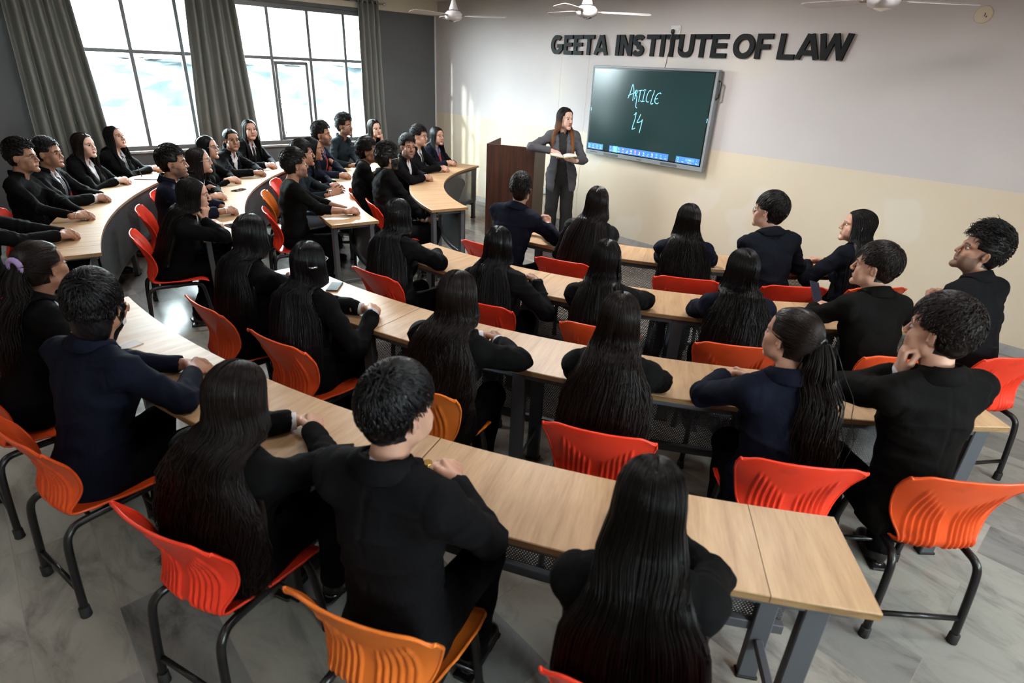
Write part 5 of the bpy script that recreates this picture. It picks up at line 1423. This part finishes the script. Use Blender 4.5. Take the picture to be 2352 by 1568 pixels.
def make_frame():
    parts = []
    for sx in (-1, 1):
        x = sx*.150; P = [(sx*.178, -.235, .022), (sx*.172, -.225, .20), (sx*.166, -.212, .345), (sx*.160, -.190, .388), (x, -.150, .402), (x, -.05, .403), (x, .08, .403), (sx*.155, .130, .398), (sx*.163, .165, .372), (sx*.172, .190, .20), (sx*.178, .205, .022)]
        P = np.array(P); u = np.linspace(0, len(P)-1.0001, 44); i = u.astype(int); f = (u-i)[:, None]; Q = np.concatenate([P[:1]*2-P[1:2], P, P[-1:]*2-P[-2:-1]])
        p0, p1, p2, p3 = Q[i], Q[i+1], Q[i+2], Q[np.minimum(i+3, len(P)+1)]
        C = .5*((2*p1)+(-p0+p2)*f+(2*p0-5*p1+4*p2-p3)*f*f+(-p0+3*p1-3*p2+p3)*f**3)
        b = MB(); b.tube(C, .0150, 10); parts.append(('leg_frame', b, 'chair_steel', 0))
        for q in (P[0], P[-1]):
            b = MB(); b.lathe([(.014, .048), (.0195, .045), (.020, .012), (.021, .004), (.020, 0), (.002, 0)][::-1], (q[0]+ (0), q[1], 0), 14); parts.append(('foot_cap', b, 'rubber', 0))
    for y, z in ((-.228, .125), (.197, .125)):
        b = MB(); b.tube([(-.174, y, z), (.174, y, z)], .011, 8); parts.append(('crossbar', b, 'chair_steel', 0))
    for y in (-.11, .09):
        b = MB(); b.tube([(-.15, y, .402), (.15, y, .402)], .009, 8); parts.append(('seat_support', b, 'chair_steel', 0))
    return [(n, new_mesh(n, b.V, b.F, [MAT[m]], b.M, b.S)) for n, b, m, _ in parts]
FRAME = make_frame()
def chair(label, r, deg, mk='plastic_red', turn=0., dz=0.):
    x, y, _ = pw(r, deg); t = empty('moulded_chair', (x, y, 0), math.radians(deg+90+turn)); tag(t, label, 'chair', 'moulded plastic chairs on black steel legs')
    s = link('shell', shell_mesh(mk), t)
    for n, me in FRAME: link(n, me, t)
    return t
# ---------------------------------------------------------------- the class: (ring, seat angle, head top, hands, yaw, pitch) in each seat's own frame
G = {
'P1': (1, -79, (0.038, -0.030, 1.292), (0.11, 0.322), 0.45, 0.13),
'P2': (1, -68, (0.091, -0.050, 1.285), None, 0.16, 0.14),
'P3': (1, -54, (-0.021, -0.050, 1.229), None, 0.13, 0.15),
'P4': (1, -42.5, (-0.117, -0.050, 1.337), None, 0.36, 0.09),
'P5': (1, -33, (0.058, -0.020, 1.238), (-0.094, 0.215), 0.38, 0.11),
'Q1': (2, -80, (-0.138, -0.080, 1.209), None, 0.28, 0.12),
'Q2': (2, -69.5, (-0.090, -0.050, 1.156), (0.064, 0.11), 0.31, 0.12),
'Q3': (2, -60.5, (-0.057, -0.080, 1.186), None, 0.08, 0.13),
'Q4': (2, -51.5, (0.025, -0.050, 1.207), None, 0.11, 0.12),
'Q5': (2, -41, (-0.035, -0.030, 1.269), (-0.099, 0.287), 0.30, 0.08),
'P6': (2, -33, (0.003, -0.030, 1.366), (0.048, 0.306), 0.29, 0.06),
'T1': (3, -82.5, (-0.002, -0.100, 1.244), None, 0.24, 0.08),
'T2': (3, -75.5, (-0.140, -0.080, 1.186), (0.085, 0.154), 0.23, 0.09),
'T3': (3, -67, (0.040, -0.100, 1.224), (0.087, 0.226), 0.08, 0.10),
'T4': (3, -58.6, (-0.005, -0.080, 1.240), None, 0.08, 0.09),
'T5': (3, -51.0, (-0.040, -0.100, 1.263), (-0.12, 0.278), 0.25, 0.07),
'T6': (3, -45, (-0.096, -0.130, 1.356), (-0.062, 0.246), 0.23, 0.05),
'U0': (4, -82.5, (-0.072, -0.020, 1.246), (0.137, 0.267), 0.19, 0.07),
'U1': (4, -76, (-0.061, -0.050, 1.267), (0.03, 0.272), 0.20, 0.06),
'U2': (4, -68.6, (0.030, -0.100, 1.195), (-0.002, 0.231), 0.06, 0.08),
'U3': (4, -62.5, (-0.047, -0.100, 1.319), (-0.046, 0.211), 0.06, 0.06),
'U4': (4, -56.4, (-0.040, -0.120, 1.232), None, 0.06, 0.08),
'a1': (1, -156, (-0.038, -0.164, 1.250), (0.03, 0.169), -0.24, 0.18),
'a2': (1, -145, (0.092, -0.063, 1.320), (-0.014, 0.288), -0.06, 0.17),
'a3': (1, -130.5, (0.059, -0.029, 1.280), (-0.016, 0.236), -1.43, 0.12),
'a5': (1, -115.5, (-0.205, -0.442, 1.300), None, 0.12, 0.14),
'a4': (1, -107, (-0.226, -0.285, 1.300), None, 0.20, 0.15),
'b1': (2, -154, (0.080, -0.005, 1.300), None, -0.11, 0.12),
'b2': (2, -143.5, (-0.026, -0.074, 1.385), (0.438, 0.249), -0.07, 0.09),
'b3': (2, -133, (-0.007, -0.052, 1.350), (0.444, 0.318), 0.03, 0.10),
'b4': (2, -123.5, (0.012, 0.012, 1.270), (0.31, 0.299), 0.11, 0.13),
'b5': (2, -115, (-0.168, -0.047, 1.280), (0.227, 0.372), 0.11, 0.12),
'b6': (2, -105.3, (-0.141, -0.137, 1.290), (0.314, 0.335), 0.18, 0.11),
'c1': (3, -137.2, (0.002, -0.089, 1.320), (0.118, 0.254), -1.08, 0.10),
'c2': (3, -130.5, (-0.031, -0.050, 1.260), (0.094, 0.376), -1.17, 0.11),
'c3': (3, -124, (-0.012, -0.094, 1.250), (0.009, 0.193), 0.07, 0.10),
'c4': (3, -116.5, (-0.033, -0.014, 1.210), (0.222, 0.218), 0.11, 0.11),
'c5': (3, -109, (0.088, -0.108, 1.320), (0.231, 0.395), 0.17, 0.08),
'c6': (3, -100.8, (0.189, 0.010, 1.200), None, 0.24, 0.10),
'd1': (4, -128, (-0.029, -0.197, 1.270), (-0.228, 0.077), 0.03, 0.07),
'd2': (4, -122.3, (0.010, -0.162, 1.270), (-0.025, 0.157), 0.07, 0.07),
'd3': (4, -114.8, (0.044, -0.117, 1.310), (0.073, 0.264), 0.11, 0.06),
'd4': (4, -109.6, (-0.094, -0.163, 1.340), (0.249, 0.281), 0.10, 0.06),
'd5': (4, -101, (0.000, -0.260, 1.280), (-0.058, 0.244), 0.14, 0.06),
}
def crossed(C, R):
    return {1: (np.array((-.00, .150, .806)), (-.95, .30, 0), (.15, .25, .95), 'relax'), -1: (np.array((.03, .085, .800)), (.97, .15, 0), (-.1, .3, .95), 'relax')}
def chin(side, other=(.0, .16)):
    def f(C, R):
        d = {}; s = side
        d[s] = (C+R@np.array((s*.062, .052, -.178)), R@np.array((-s*.10, .18, 1.)), R@np.array((s*.5, .85, .0)), 'fist')
        d[-s] = (np.array((other[0]-s*.03, other[1]-.03, .803)), (s*.95, .30, 0), (0, .2, 1), 'relax'); return d
    return f
def at_hands(cx, cy, z=.792): return (cx, cy, z)
def raised(cx, cy, z):
    def f(C, R): return {s: (np.array((cx+s*.060, cy-.08, z-.05)), (-s*.50, .45, .75), (s*.65, -.35, .5), 'clasp') for s in (1, -1)}
    return f
def lap(C, R): return {1: (np.array((.06, .02, .60)), (-.45, .85, -.1), (.3, .2, .9), 'relax'), -1: (np.array((-.08, .0, .59)), (.45, .85, -.1), (-.3, .2, .9), 'relax')}
def seat(key, label, chair_mk='plastic_red', chair_label=None, chair_off=0., chair_turn=0., back=.222, **kw):
    ring, th, head, h, yaw, pitch = G[key]
    ro = RING[ring][1]
    if 'hands' not in kw: kw['hands'] = crossed if h is None else (max(-.2, min(.22, h[0])), max(.17, min(.33, h[1])))
    kw.setdefault('yaw', yaw); kw.setdefault('pitch', pitch*.7)
    kw.setdefault('torso_yaw', .25*kw['yaw'])
    kw.setdefault('group', 'seated students in dark formal clothes')
    p = person('person', label, pw(ro, th), math.radians(th+90), head, seed=hash_key(key), **kw)
    if chair_mk:
        chair(chair_label, ro+back, th+chair_off, chair_mk, chair_turn)
    return p
def hash_key(k): return ord(k[0])*7+int(k[1])*13
def M_(**k): return k
def hair_clip(root, g):
    c = g['C']+g['R']@np.array((.060, -.085, .015)); b = MB(); b.tube([c+g['R']@np.array((-.028, -.012, .004)), c+g['R']@np.array((0, -.010, .0)), c+g['R']@np.array((.022, .012, -.002))], .0045, 8)
    b.build('hair_clip', MAT['steel'], root)
NV, BK, DN, WB, CH = (MAT[k] for k in ('cloth_navy', 'cloth_black', 'cloth_deep_navy', 'cloth_warm_black', 'cloth_charcoal'))
SKM, SKD, SKL, SKF = (MAT['skin_'+k] for k in ('mid', 'dark', 'light', 'fair'))
HB, HBB, HBL = MAT['hair_black'], MAT['hair_brown_black'], MAT['hair_blue_black']
def LH(**k): d = dict(kind='long'); d.update(k); return d
def SH(**k): d = dict(kind='short'); d.update(k); return d
# ---- right-hand block, front row
seat('P1', 'man in navy blazer with short dark hair and joined hands, seated just before the lectern', 'plastic_red', 'red moulded chair behind the man nearest the lectern, half hidden by long black hair', mats=M_(jacket=NV, cuff=1), hair=SH(comb='whorl', top=.014, tl=.030, n=1600, r=.0016), beard=1, back=.24, hands=raised(.10, .30, .90))
seat('P2', 'woman with very long straight brown-black hair in shiny black jacket, front row before the teacher', 'plastic_red', 'red moulded chair behind the woman in the shiny black jacket, front row', fem=True, mats=M_(jacket=MAT['leather'], hair=HBB, cuff=None), hair=LH(len=.78, w=.165, wav=.002, n=800))
seat('P3', 'woman in navy blazer with very long wavy black hair, front row below the display', 'plastic_red', 'red moulded chair behind the wavy-haired woman in navy, front row', fem=True, mats=M_(jacket=NV), hair=LH(len=.80, w=.165, wav=.026, n=1000))
seat('P4', 'man in dark navy blazer with thick bowl-cut hair and round glasses, front row', 'plastic_red', 'red moulded chair behind the man with round glasses, front row', mats=M_(jacket=DN, skin=SKL), hair=SH(comb='whorl', top=.020, tl=.07, vol=1.04, lift=.3, nape=-.085, n=1500, r=.0016), glasses=MAT['thin_metal'], yaw=.75)
seat('P5', 'woman with long straight hair, face turned left, at the right end of the front row', 'plastic_orange_red', 'orange-red moulded chair at the right end of the front row, mostly hidden', fem=True, mats=M_(jacket=DN, skin=SKL), hair=LH(len=.62, w=.15, wav=.003, n=700), yaw=1.0)
# ---- second row
seat('Q1', 'woman with long straight black hair at the aisle end of the second row', 'plastic_red', 'red moulded chair at the left end of the second row, ribbed back towards the viewer', fem=True, mats=M_(hair=HBL), hair=LH(len=.72, w=.155, wav=.003, n=800))
seat('Q2', 'woman with long glossy black hair, bare hand showing, behind the navy-blazered man', 'plastic_red', 'red moulded chair behind the woman with long glossy hair, second row', fem=True, mats=M_(jacket=CH, hair=HBL), hair=LH(len=.66, w=.14, wav=.004, n=800))
seat('Q3', 'woman with long straight charcoal-black hair in black blazer, middle of the second row', 'plastic_orange_red', 'orange-red moulded chair behind the middle woman of the second row', fem=True, mats=M_(hair=HB), hair=LH(len=.80, w=.15, wav=.003, n=800))
seat('Q4', 'woman in navy blazer with long loosely waved hair, elbows wide on the second row desk', 'plastic_orange_red', 'orange-red moulded chair with dark scuffs behind the wavy-haired woman in navy, second row', fem=True, mats=M_(jacket=NV, hair=HB), hair=LH(len=.66, w=.165, wav=.026, n=1000))
seat('Q5', 'man in black blazer with thick combed hair holding a phone, face turned left', 'plastic_orange_red', 'orange-red moulded chair behind the man holding a phone, second row', mats=M_(jacket=WB, hair=HBB, skin=SKL, cuff=1), hair=SH(comb='whorl', top=.018, tl=.06, vol=1.04, part=-1, n=1500, r=.0016, lift=.4), yaw=.85)
seat('P6', 'man with white collar, swept-up hair and light beard at the right edge, looking left', 'plastic_red', 'red moulded chair at the right edge, behind the man with swept-up hair', mats=M_(jacket=CH, cuff=None, skin=SKM), hair=SH(comb='quiff', top=.030, tl=.055, vol=1.03, lift=1.0, n=1600, r=.0017), beard=1, yaw=1.05, pitch=.28, hands=raised(.04, .27, .90))
# ---- third row
seat('T1', 'woman with long straight blue-black hair in black coat, left end of the third row', 'plastic_orange_red', 'orange-red moulded chair at the left end of the third row with glossy edge', fem=True, mats=M_(hair=HBL, skin=SKM), hair=LH(len=.80, w=.15, wav=.003, n=900), yaw=.55)
seat('T2', 'woman with glasses and long black hair clipped at the side, third row, hands together', 'plastic_orange_red', 'orange-red moulded chair behind the woman with the hair clip, third row', fem=True, mats=M_(jacket=BK, hair=HBL, skin=SKL, cuff=1), hair=LH(len=.68, w=.15, wav=.007, n=900), glasses=MAT['clear_frame'], yaw=.45, extras=(hair_clip,))
seat('T3', 'woman with long dark brown wavy hair, hands joined, centre of the third row', 'plastic_orange', 'orange moulded chair behind the brown-haired woman at the centre, hidden but for its edge', fem=True, mats=M_(jacket=BK, hair=HBB, skin=SKM, cuff=1), hair=LH(len=.66, w=.155, wav=.030, n=1100))
seat('T4', 'woman with long hair curling at the ends, elbows wide, seated on bright red chair', 'plastic_red', 'bright red moulded chair with a fully visible ribbed back, third row', fem=True, mats=M_(jacket=BK, hair=HBB), hair=LH(len=.72, w=.165, wav=.026, n=1100))
seat('T5', 'woman in navy blazer with a long wavy ponytail reaching her waist, third row', 'plastic_red', 'red moulded chair with dark smudges behind the woman with the long ponytail', fem=True, mats=M_(jacket=NV, hair=HBB, skin=SKL), hair=dict(kind='pony', len=.58, wav=.018, n=800, dx=.05, knot=(.02, -.115, .030)), yaw=.60)
seat('T6', 'broad man with curly hair and a hand at his mouth, end of third row', 'plastic_burnt', 'orange-red moulded chair at the lower right, its whole back and rear legs visible', mats=M_(jacket=WB, hair=HBB, skin=SKL, cuff=1), hair=SH(comb='whorl', top=.022, tl=.045, vol=1.06, curl=.0045, n=1900, r=.0017, lift=1.2), yaw=.62, hands=chin(-1, (-.06, .20)), arm_r=1.12, scale=1.05)
# ---- nearest row
seat('U0', 'woman with a dark ponytail and lilac scrunchie at the left edge, hands raised together', 'plastic_burnt', 'orange-red moulded chair cut by the left edge of the picture', fem=True, mats=M_(jacket=BK, hair=HBB, skin=SKM, cuff=1), hair=dict(kind='pony', len=.50, wav=.010, n=520, knot=(0, -.108, .045), tie=MAT['lilac'], ring=1.7), yaw=.50, hands=raised(.12, .24, .93), chair_off=.6)
seat('U1', 'man in navy blazer with collar-length dark hair and full beard, joined hands, lower left', 'plastic_burnt', 'orange-red moulded chair behind the bearded man in navy, lower left', mats=M_(jacket=NV, hair=HBL, skin=SKM), hair=SH(comb='whorl', top=.020, tl=.085, vol=1.08, curl=.004, n=1900, r=.0018, nape=-.115, longback=True, lift=1.), beard=2, yaw=.75, scale=1.05, arm_r=1.08)
seat('U2', 'woman with very long wavy black-brown hair leaning over the nearest desk beside a phone', 'plastic_red', 'red moulded chair under the wavy-haired woman beside the phone, lower left', fem=True, mats=M_(jacket=BK, hair=HBB, skin=SKL, cuff=1), hair=LH(len=.78, w=.195, wav=.036, n=1600), yaw=.18, pitch=-.12, chair_off=.05, hip=(0, -.205, .50))
seat('U3', 'man in black jacket with thick glossy hair and gold watch on the orange chair', 'plastic_orange', 'light orange moulded chair at the bottom of the picture', mats=M_(jacket=CH, hair=HBL, skin=SKL), hair=SH(comb='whorl', top=.018, tl=.065, vol=1.04, n=1900, r=.0016, lift=.6), yaw=-.30, pitch=-.05, torso_yaw=-.12, scale=1.05, arm_r=1.08, extras=(watch(-1, MAT['gold'], True),))
seat('U4', 'woman with straight waist-length black hair and centre parting, nearest the viewer', 'plastic_red', 'red moulded chair at the bottom edge, hidden below waist-length black hair', fem=True, mats=M_(jacket=BK, hair=HB, skin=SKL), hair=LH(len=.86, w=.165, wav=.004, n=1500), pitch=-.25, yaw=.0, chair_off=-.1, back=.195)
# ---- window-side block, front row
WS = dict(lod=1)
seat('a1', 'woman in navy blazer with blue shirt and red tie, nearest the dark wall panel', None, fem=True, mats=M_(jacket=NV, shirt=MAT['shirt_blue'], skin=SKL), hair=LH(len=.52, w=.12, front=1, n=420, r=.0022), tie=MAT['tie_red'], pitch=.05, **WS)
seat('a2', 'man in black blazer with white shirt and black tie, front desk by the window', 'plastic_red', 'red moulded chair under the man with the black tie, window side', mats=M_(cuff=1, skin=SKL), hair=SH(comb='fringe', top=.018, tl=.05, vol=1.04, n=1100, r=.0019), tie=MAT['tie_black'], pitch=.02, **WS)
seat('a3', 'man in black blazer with open white shirt and thin beard looking straight at the viewer', 'plastic_red', 'red moulded chair under the man looking at the viewer, window side', mats=M_(cuff=1, skin=SKM), hair=SH(comb='fringe', top=.016, tl=.05, vol=1.05, n=1100, r=.0019), beard=1, yaw=-.95, pitch=.05, **WS)
seat('a5', 'man in black blazer with fringed dark hair leaning back on an orange chair, window side', 'plastic_orange_red', 'orange-red moulded chair under the man leaning back, window side', back=.42, mats=M_(skin=SKD), hair=SH(comb='fringe', top=.020, tl=.06, vol=1.07, n=1100, r=.0019), hip=(0, -.52, .50), hands=lambda C, R: {1: (np.array((.09, -.16, .62)), (-.4, .9, 0), (.2, 0, 1), 'relax'), -1: (np.array((-.12, -.15, .62)), (.4, .9, 0), (-.2, 0, 1), 'relax')}, legs={s: [(s*.09, -.50, .47), (s*.13, -.06, .47), (s*.13, -.02, .095)] for s in (-1, 1)}, yaw=-.15, **WS)
seat('a4', 'man with glasses and full beard, hands in his lap, front desk by the window', 'plastic_red', 'red moulded chair under the bearded man with glasses, window side', back=.30, mats=M_(skin=SKM, cuff=1, hair=HB), hair=SH(comb='quiff', top=.024, tl=.045, vol=1.06, n=1200, r=.0019), beard=2, glasses=MAT['clear_frame'], hip=(.0, -.34, .50), hands=lap, **WS)
# ---- window-side, second row
seat('b1', 'woman in black with chin on her hand and gold watch, beside the narrow curtain', None, fem=True, mats=M_(jacket=BK, hair=HBB, skin=SKF), top='sweater', hair=LH(len=.55, w=.12, front=1, n=420, r=.0022), yaw=-.35, pitch=.0, roll=.12, hands=chin(-1), extras=(watch(-1, MAT['gold'], True, .02),), **WS)
seat('b2', 'tall man in dark teal shirt with clear-framed glasses against the window', 'plastic_red', 'red moulded chair under the man in the teal shirt, window side', mats=M_(jacket=MAT['cloth_teal_black'], skin=SKD), top='shirt', hair=SH(comb='quiff', top=.022, tl=.045, vol=1.04, n=1100, r=.0019), glasses=MAT['clear_frame'], beard=1, **WS)
seat('b3', 'man in navy blazer with blue shirt and short beard, second window-side desk', 'plastic_red', 'red moulded chair under the man with the blue shirt, window side', mats=M_(jacket=NV, shirt=MAT['shirt_blue'], skin=SKM), hair=SH(comb='quiff', top=.020, tl=.035, vol=1.0, n=1200, r=.0019), beard=1, tie=MAT['tie_red'], **WS)
seat('b4', 'woman in dark navy blazer with long hair, in profile, second window-side desk', 'plastic_red', 'red moulded chair under the woman in profile, window side', fem=True, mats=M_(jacket=NV, hair=HBL, skin=SKM), hair=LH(len=.55, w=.12, front=1, n=420, r=.0022), pitch=.0, **WS)
seat('b5', 'man in dark jacket gesturing with open hands, behind the man in the black sweater', 'plastic_orange', 'orange moulded chair just visible behind the sweatered man on the window side', mats=M_(jacket=MAT['cloth_teal_black'], skin=SKM, trousers=MAT['denim']), hair=SH(comb='fringe', top=.018, tl=.05, vol=1.04, n=1100, r=.0019), top='sweater', hands=lambda C, R: {1: (np.array((.26, .20, .83)), (-.25, .85, .25), (.8, .2, .2), 'open'), -1: (np.array((.10, .22, .83)), (.35, .85, .22), (-.8, .2, .3), 'open')}, extras=(watch(1, MAT['steel'], True),), **WS)
seat('b6', 'man in black sweater with pushed-up sleeves and steel watch, aisle end, window side', 'plastic_red', 'red moulded chair seen edge-on behind the man in the black sweater', mats=M_(jacket=MAT['cloth_soft_black'], skin=SKM), hair=SH(comb='fringe', top=.020, tl=.05, vol=1.08, n=1200, r=.0019), top='sweater', sleeve=.38, beard=1, hands=(.20, .33), extras=(watch(-1, MAT['steel'], True),), scale=1.06, arm_r=1.1, **WS)
# ---- window-side, third row
seat('c1', 'woman with white shirt, black tie and black blazer facing the viewer before the middle curtain', 'plastic_red', 'red moulded chair under the woman facing the viewer by the middle curtain', fem=True, mats=M_(cuff=1, skin=SKL), hair=LH(len=.50, w=.12, front=1, n=420, r=.0022), tie=MAT['tie_black'], yaw=-.75, pitch=.1, **WS)
seat('c2', 'smiling woman with hair tied back and black blazer over pale shirt, third window-side desk', 'plastic_red', 'red moulded chair under the smiling woman with tied hair, window side', fem=True, mats=M_(skin=SKM), hair=dict(kind='pony', len=.35, n=160, knot=(0, -.11, .0)), yaw=-.80, **WS)
seat('c3', 'woman with glasses and straight black hair in profile, third window-side desk', 'plastic_red', 'red moulded chair under the woman with glasses near the middle curtain', fem=True, mats=M_(skin=SKL, hair=HBL, jacket=MAT['cloth_soft_black']), top='shirt', hair=LH(len=.45, w=.11, n=420, r=.0022), glasses=MAT['thin_metal'], yaw=-.15, **WS)
seat('c4', 'woman with brown-tinted long hair and glasses resting an arm beside a phone, window side', 'plastic_red', 'red moulded chair under the woman with the brown-tinted hair, window side', fem=True, mats=M_(skin=SKL, hair=HBB), hair=LH(len=.58, w=.13, wav=.009, front=1, n=420, r=.0022), glasses=MAT['clear_frame'], yaw=-.05, **WS)
seat('c5', 'man in navy blazer with tousled hair and short beard, white wristband, third window-side desk', 'plastic_red', 'farther of the two red moulded chairs seen edge-on in the aisle, window side', mats=M_(jacket=NV, skin=SKM, hair=HB), hair=SH(comb='whorl', top=.024, tl=.05, vol=1.06, curl=.004, n=900, r=.0022), beard=1, sleeve=.74, yaw=-.12, extras=(watch(1, MAT['clear_frame']), watch(-1, MAT['rubber'])), chair_turn=4, **WS)
seat('c6', 'woman with long black hair and chin on her fist, aisle end of a window-side desk', 'plastic_red', 'nearer of the two red moulded chairs seen edge-on in the aisle, window side', fem=True, mats=M_(jacket=BK, hair=HB, skin=SKL, cuff=None), hair=LH(len=.62, w=.15, n=700, r=.002), hands=chin(1), yaw=-.10, pitch=-.05, hip=(.06, -.215, .50), chair_off=1.0, legs={s: [(.06+s*.085, -.25, .47), (.02+s*.08, .12, .49), (.06+s*.07, -.10, .095)] for s in (-1, 1)}, **WS)
# ---- window-side, fourth row
seat('d1', 'woman with white collar and long hair against the bright window, fourth window-side desk', None, fem=True, mats=M_(cuff=1, skin=SKL, hair=HB), hair=LH(len=.56, w=.12, front=1, n=420, r=.0022), tie=MAT['tie_black'], yaw=-.25, pitch=.22, **WS)
seat('d2', 'woman with long hair and a pen beside a maroon folder, before the left curtain', 'plastic_red', 'red moulded chair peeping out beside the woman with the maroon folder', fem=True, mats=M_(cuff=1, skin=SKF, hair=HBB), hair=LH(len=.60, w=.13, wav=.007, front=1, n=420, r=.0022), yaw=-.25, **WS)
seat('d3', 'smiling man in black suit with white collar and grey tie, second from the left edge', 'plastic_red', 'red moulded chair under the smiling man with the grey tie', mats=M_(cuff=1, skin=SKM), hair=SH(comb='side', top=.016, tl=.04, vol=1.02, n=1100, r=.0019), tie=MAT['cloth_grey'], yaw=-.22, **WS)
seat('d4', 'man in black zipped jacket with short cropped hair and wristwatch, at the left edge', 'plastic_red', 'red moulded chair under the man in the zipped jacket at the left edge', mats=M_(jacket=MAT['cloth_soft_black'], skin=SKM), top='shirt', hair=SH(comb='quiff', top=.014, tl=.028, vol=1.0, n=1200, r=.0019), yaw=-.18, extras=(watch(1, MAT['steel']),), **WS)
seat('d5', 'person in black sleeves at the left edge, only forearms and clasped hands in view', 'plastic_red', 'red moulded chair outside the left edge, under the person whose clasped hands show', mats=M_(jacket=BK, skin=SKM), hair=SH(n=300, r=.004), extras=(watch(-1, MAT['rubber']),), lod=2, hip=(0, -.34, .50), back=.32)

# ---- teacher
def teacher_hands(C, R):
    return {1: (np.array((.125, .175, 1.175)), (-.88, .42, -.25), (.15, .45, .85), 'hold'), -1: (np.array((-.150, .205, 1.085)), (.85, .35, .10), (-.35, .3, -.9), 'open')}
TP, TR = (-5.04, 5.43), -2.44
person('person', 'woman in grey blazer with copper-tipped hair, standing at the lectern with an open book', (*TP, 0), TR, (0, .02, 1.655), yaw=.80, pitch=-.02, fem=True, hip=(0, 0, .90), stand=True,
       mats=M_(jacket=MAT['cloth_grey'], skin=SKF, hair=MAT['hair_auburn'], shirt=MAT['shirt_black'], lips=MAT['lips_red'], trousers=MAT['shirt_black']), shirt='round',
       hair=LH(len=.30, w=.125, wav=.006, front=1, n=1100, r=.0014, A=2.0), hands=teacher_hands, elbows={1: (1, -.1, .05), -1: (-.55, -.45, -.8)}, torso_yaw=.08, seed=3,
       legs={s: [(s*.085, 0, .86), (s*.095, .015, .48), (s*.115, -.01, .10)] for s in (-1, 1)})
# open book in her hands
t = empty('open_book', (TP[0]+math.cos(TR)*-.02-math.sin(TR)*.27, TP[1]+math.sin(TR)*-.02+math.cos(TR)*.27, 1.128), TR+.12); tag(t, 'open book with white pages and ochre cover held by the standing woman', 'book')
for sx in (-1, 1):
    b = MB(); n = 9; prof = [(sx*.004+sx*.145*i/n, .012*math.sin(PI*min(1, i/n*1.25))**.8+.010+.020*i/n) for i in range(n+1)]
    bot = [(x, .004+.024*abs(x)/.15) for x, _ in prof]; poly = prof+bot[::-1]
    if sx < 0: poly = poly[::-1]
    b.prism(poly, -.105, .105, T=lambda v: (v[0], v[2], v[1])); b.build('pages', MAT['paper'], t)
    b = MB(); b.box((sx*.078, 0, .0125), (.080, .112, .0022), R=rot(0, 0, -sx*.16)); b.build('cover', MAT['book_cover'], t)
# ---------------------------------------------------------------- things lying on the desks
def phone(label, ring, th, dr, turn, flip=False):
    x, y, _ = pw(RING[ring][1]-dr, th, 0); t = empty('smartphone', (x, y, TT), math.radians(th+90+turn)); tag(t, label, 'phone')
    b = MB(); b.box((0, 0, .0042), (.0375, .0775, .0040), bev=.003); b.build('case', MAT['phone_body'], t)
    b = MB(); b.box((0, 0, .0085), (.0345, .0745, .0006), bev=.0003); b.build('display', MAT['phone_glass'], t)
    return t
phone('black smartphone lying on the nearest desk beside the elbow of the wavy-haired woman', 4, -66.6, .12, 35)
phone('dark smartphone lying on the third window-side desk near the woman with glasses', 3, -119.5, .27, 60)
phone('black smartphone near the aisle end of the third window-side desk', 3, -101.5, .26, -70)
phone('dark smartphone under the chin-propped elbow on the third right-hand desk', 3, -80.5, .30, 40)
x, y, _ = pw(RING[4][1]-.25, -126.2); t = empty('folder', (x, y, TT), math.radians(-36)); tag(t, 'thin maroon folder lying on the fourth window-side desk', 'folder')
b = MB(); b.box((0, 0, .004), (.11, .15, .004), bev=.001); b.build('cover', MAT['maroon'], t); b = MB(); b.box((0, 0, .0085), (.106, .146, .0008)); b.build('sheet', MAT['paper'], t)
t = empty('pen', (x+.03, y-.12, TT+.085), .5); tag(t, 'black pen held by the woman with the maroon folder', 'pen'); t.rotation_euler = (.5, .2, .8)
b = MB(); b.tube([(0, 0, -.07), (0, 0, .06)], .0045, 8); b.build('barrel', MAT['black_plastic'], t); b = MB(); b.lathe([(.0045, -.07), (.003, -.08), (.0008, -.088)][::-1], n=8); b.build('tip', MAT['steel'], t)
x, y, _ = pw(RING[4][1]-.17, -80.6); t = empty('notebook', (x, y, TT), math.radians(20)); tag(t, 'small white sheet on the nearest desk between the raised arms and the bearded man', 'paper')
b = MB(); b.box((0, 0, .002), (.035, .05, .002)); b.build('sheet', MAT['paper'], t); t.name = 'paper_sheet'
# hand-held phone
ring, th, head, h, yw, pt = G['Q5']; a = math.radians(th+90); px, py, _ = pw(RING[2][1], th); lx, ly = -.10, .36
t = empty('smartphone', (px+lx*math.cos(a)-ly*math.sin(a), py+lx*math.sin(a)+ly*math.cos(a), .85), a+.2); t.rotation_euler = (.75, .25, a+.2); tag(t, 'dark smartphone with camera squares held upright by the man in the second row', 'phone')
b = MB(); b.box((0, 0, 0), (.037, .075, .004), bev=.003); b.build('case', MAT['phone_back'], t); b = MB(); b.box((-.012, .045, -.005), (.018, .022, .002), bev=.001); b.build('camera_island', MAT['phone_body'], t)
# hair clip
ring, th, head, h, yw, pt = G['T2']; 
# slipper of someone standing out of frame, and a pale object on the floor, lower corners
t = empty('trainer', (.62, 2.63, 0), 2.6); tag(t, 'pale trainer toe entering at the right edge of the floor', 'shoe')
Fs = Field(np.arange(-.09, .09, .007), np.arange(-.17, .17, .007), np.arange(-.01, .12, .007)); Fs.ell((0, .03, .040), (.045, .105, .042), .02); Fs.ell((0, -.08, .055), (.038, .050, .055), .02); V, Q = Fs.mesh(); Q = orient(V, Q); link('upper', new_mesh('upper', V, Q, [MAT['shoe_pale']]), t)
Fs = Field(np.arange(-.09, .09, .007), np.arange(-.17, .19, .007), np.arange(-.014, .05, .005)); Fs.box((0, .0, .012), (.046, .135, .012), .010, .004); V, Q = Fs.mesh(); Q = orient(V, Q); V[:, 2] = np.maximum(V[:, 2], .001); link('sole', new_mesh('sole', V, Q, [MAT['sock_grey']]), t)
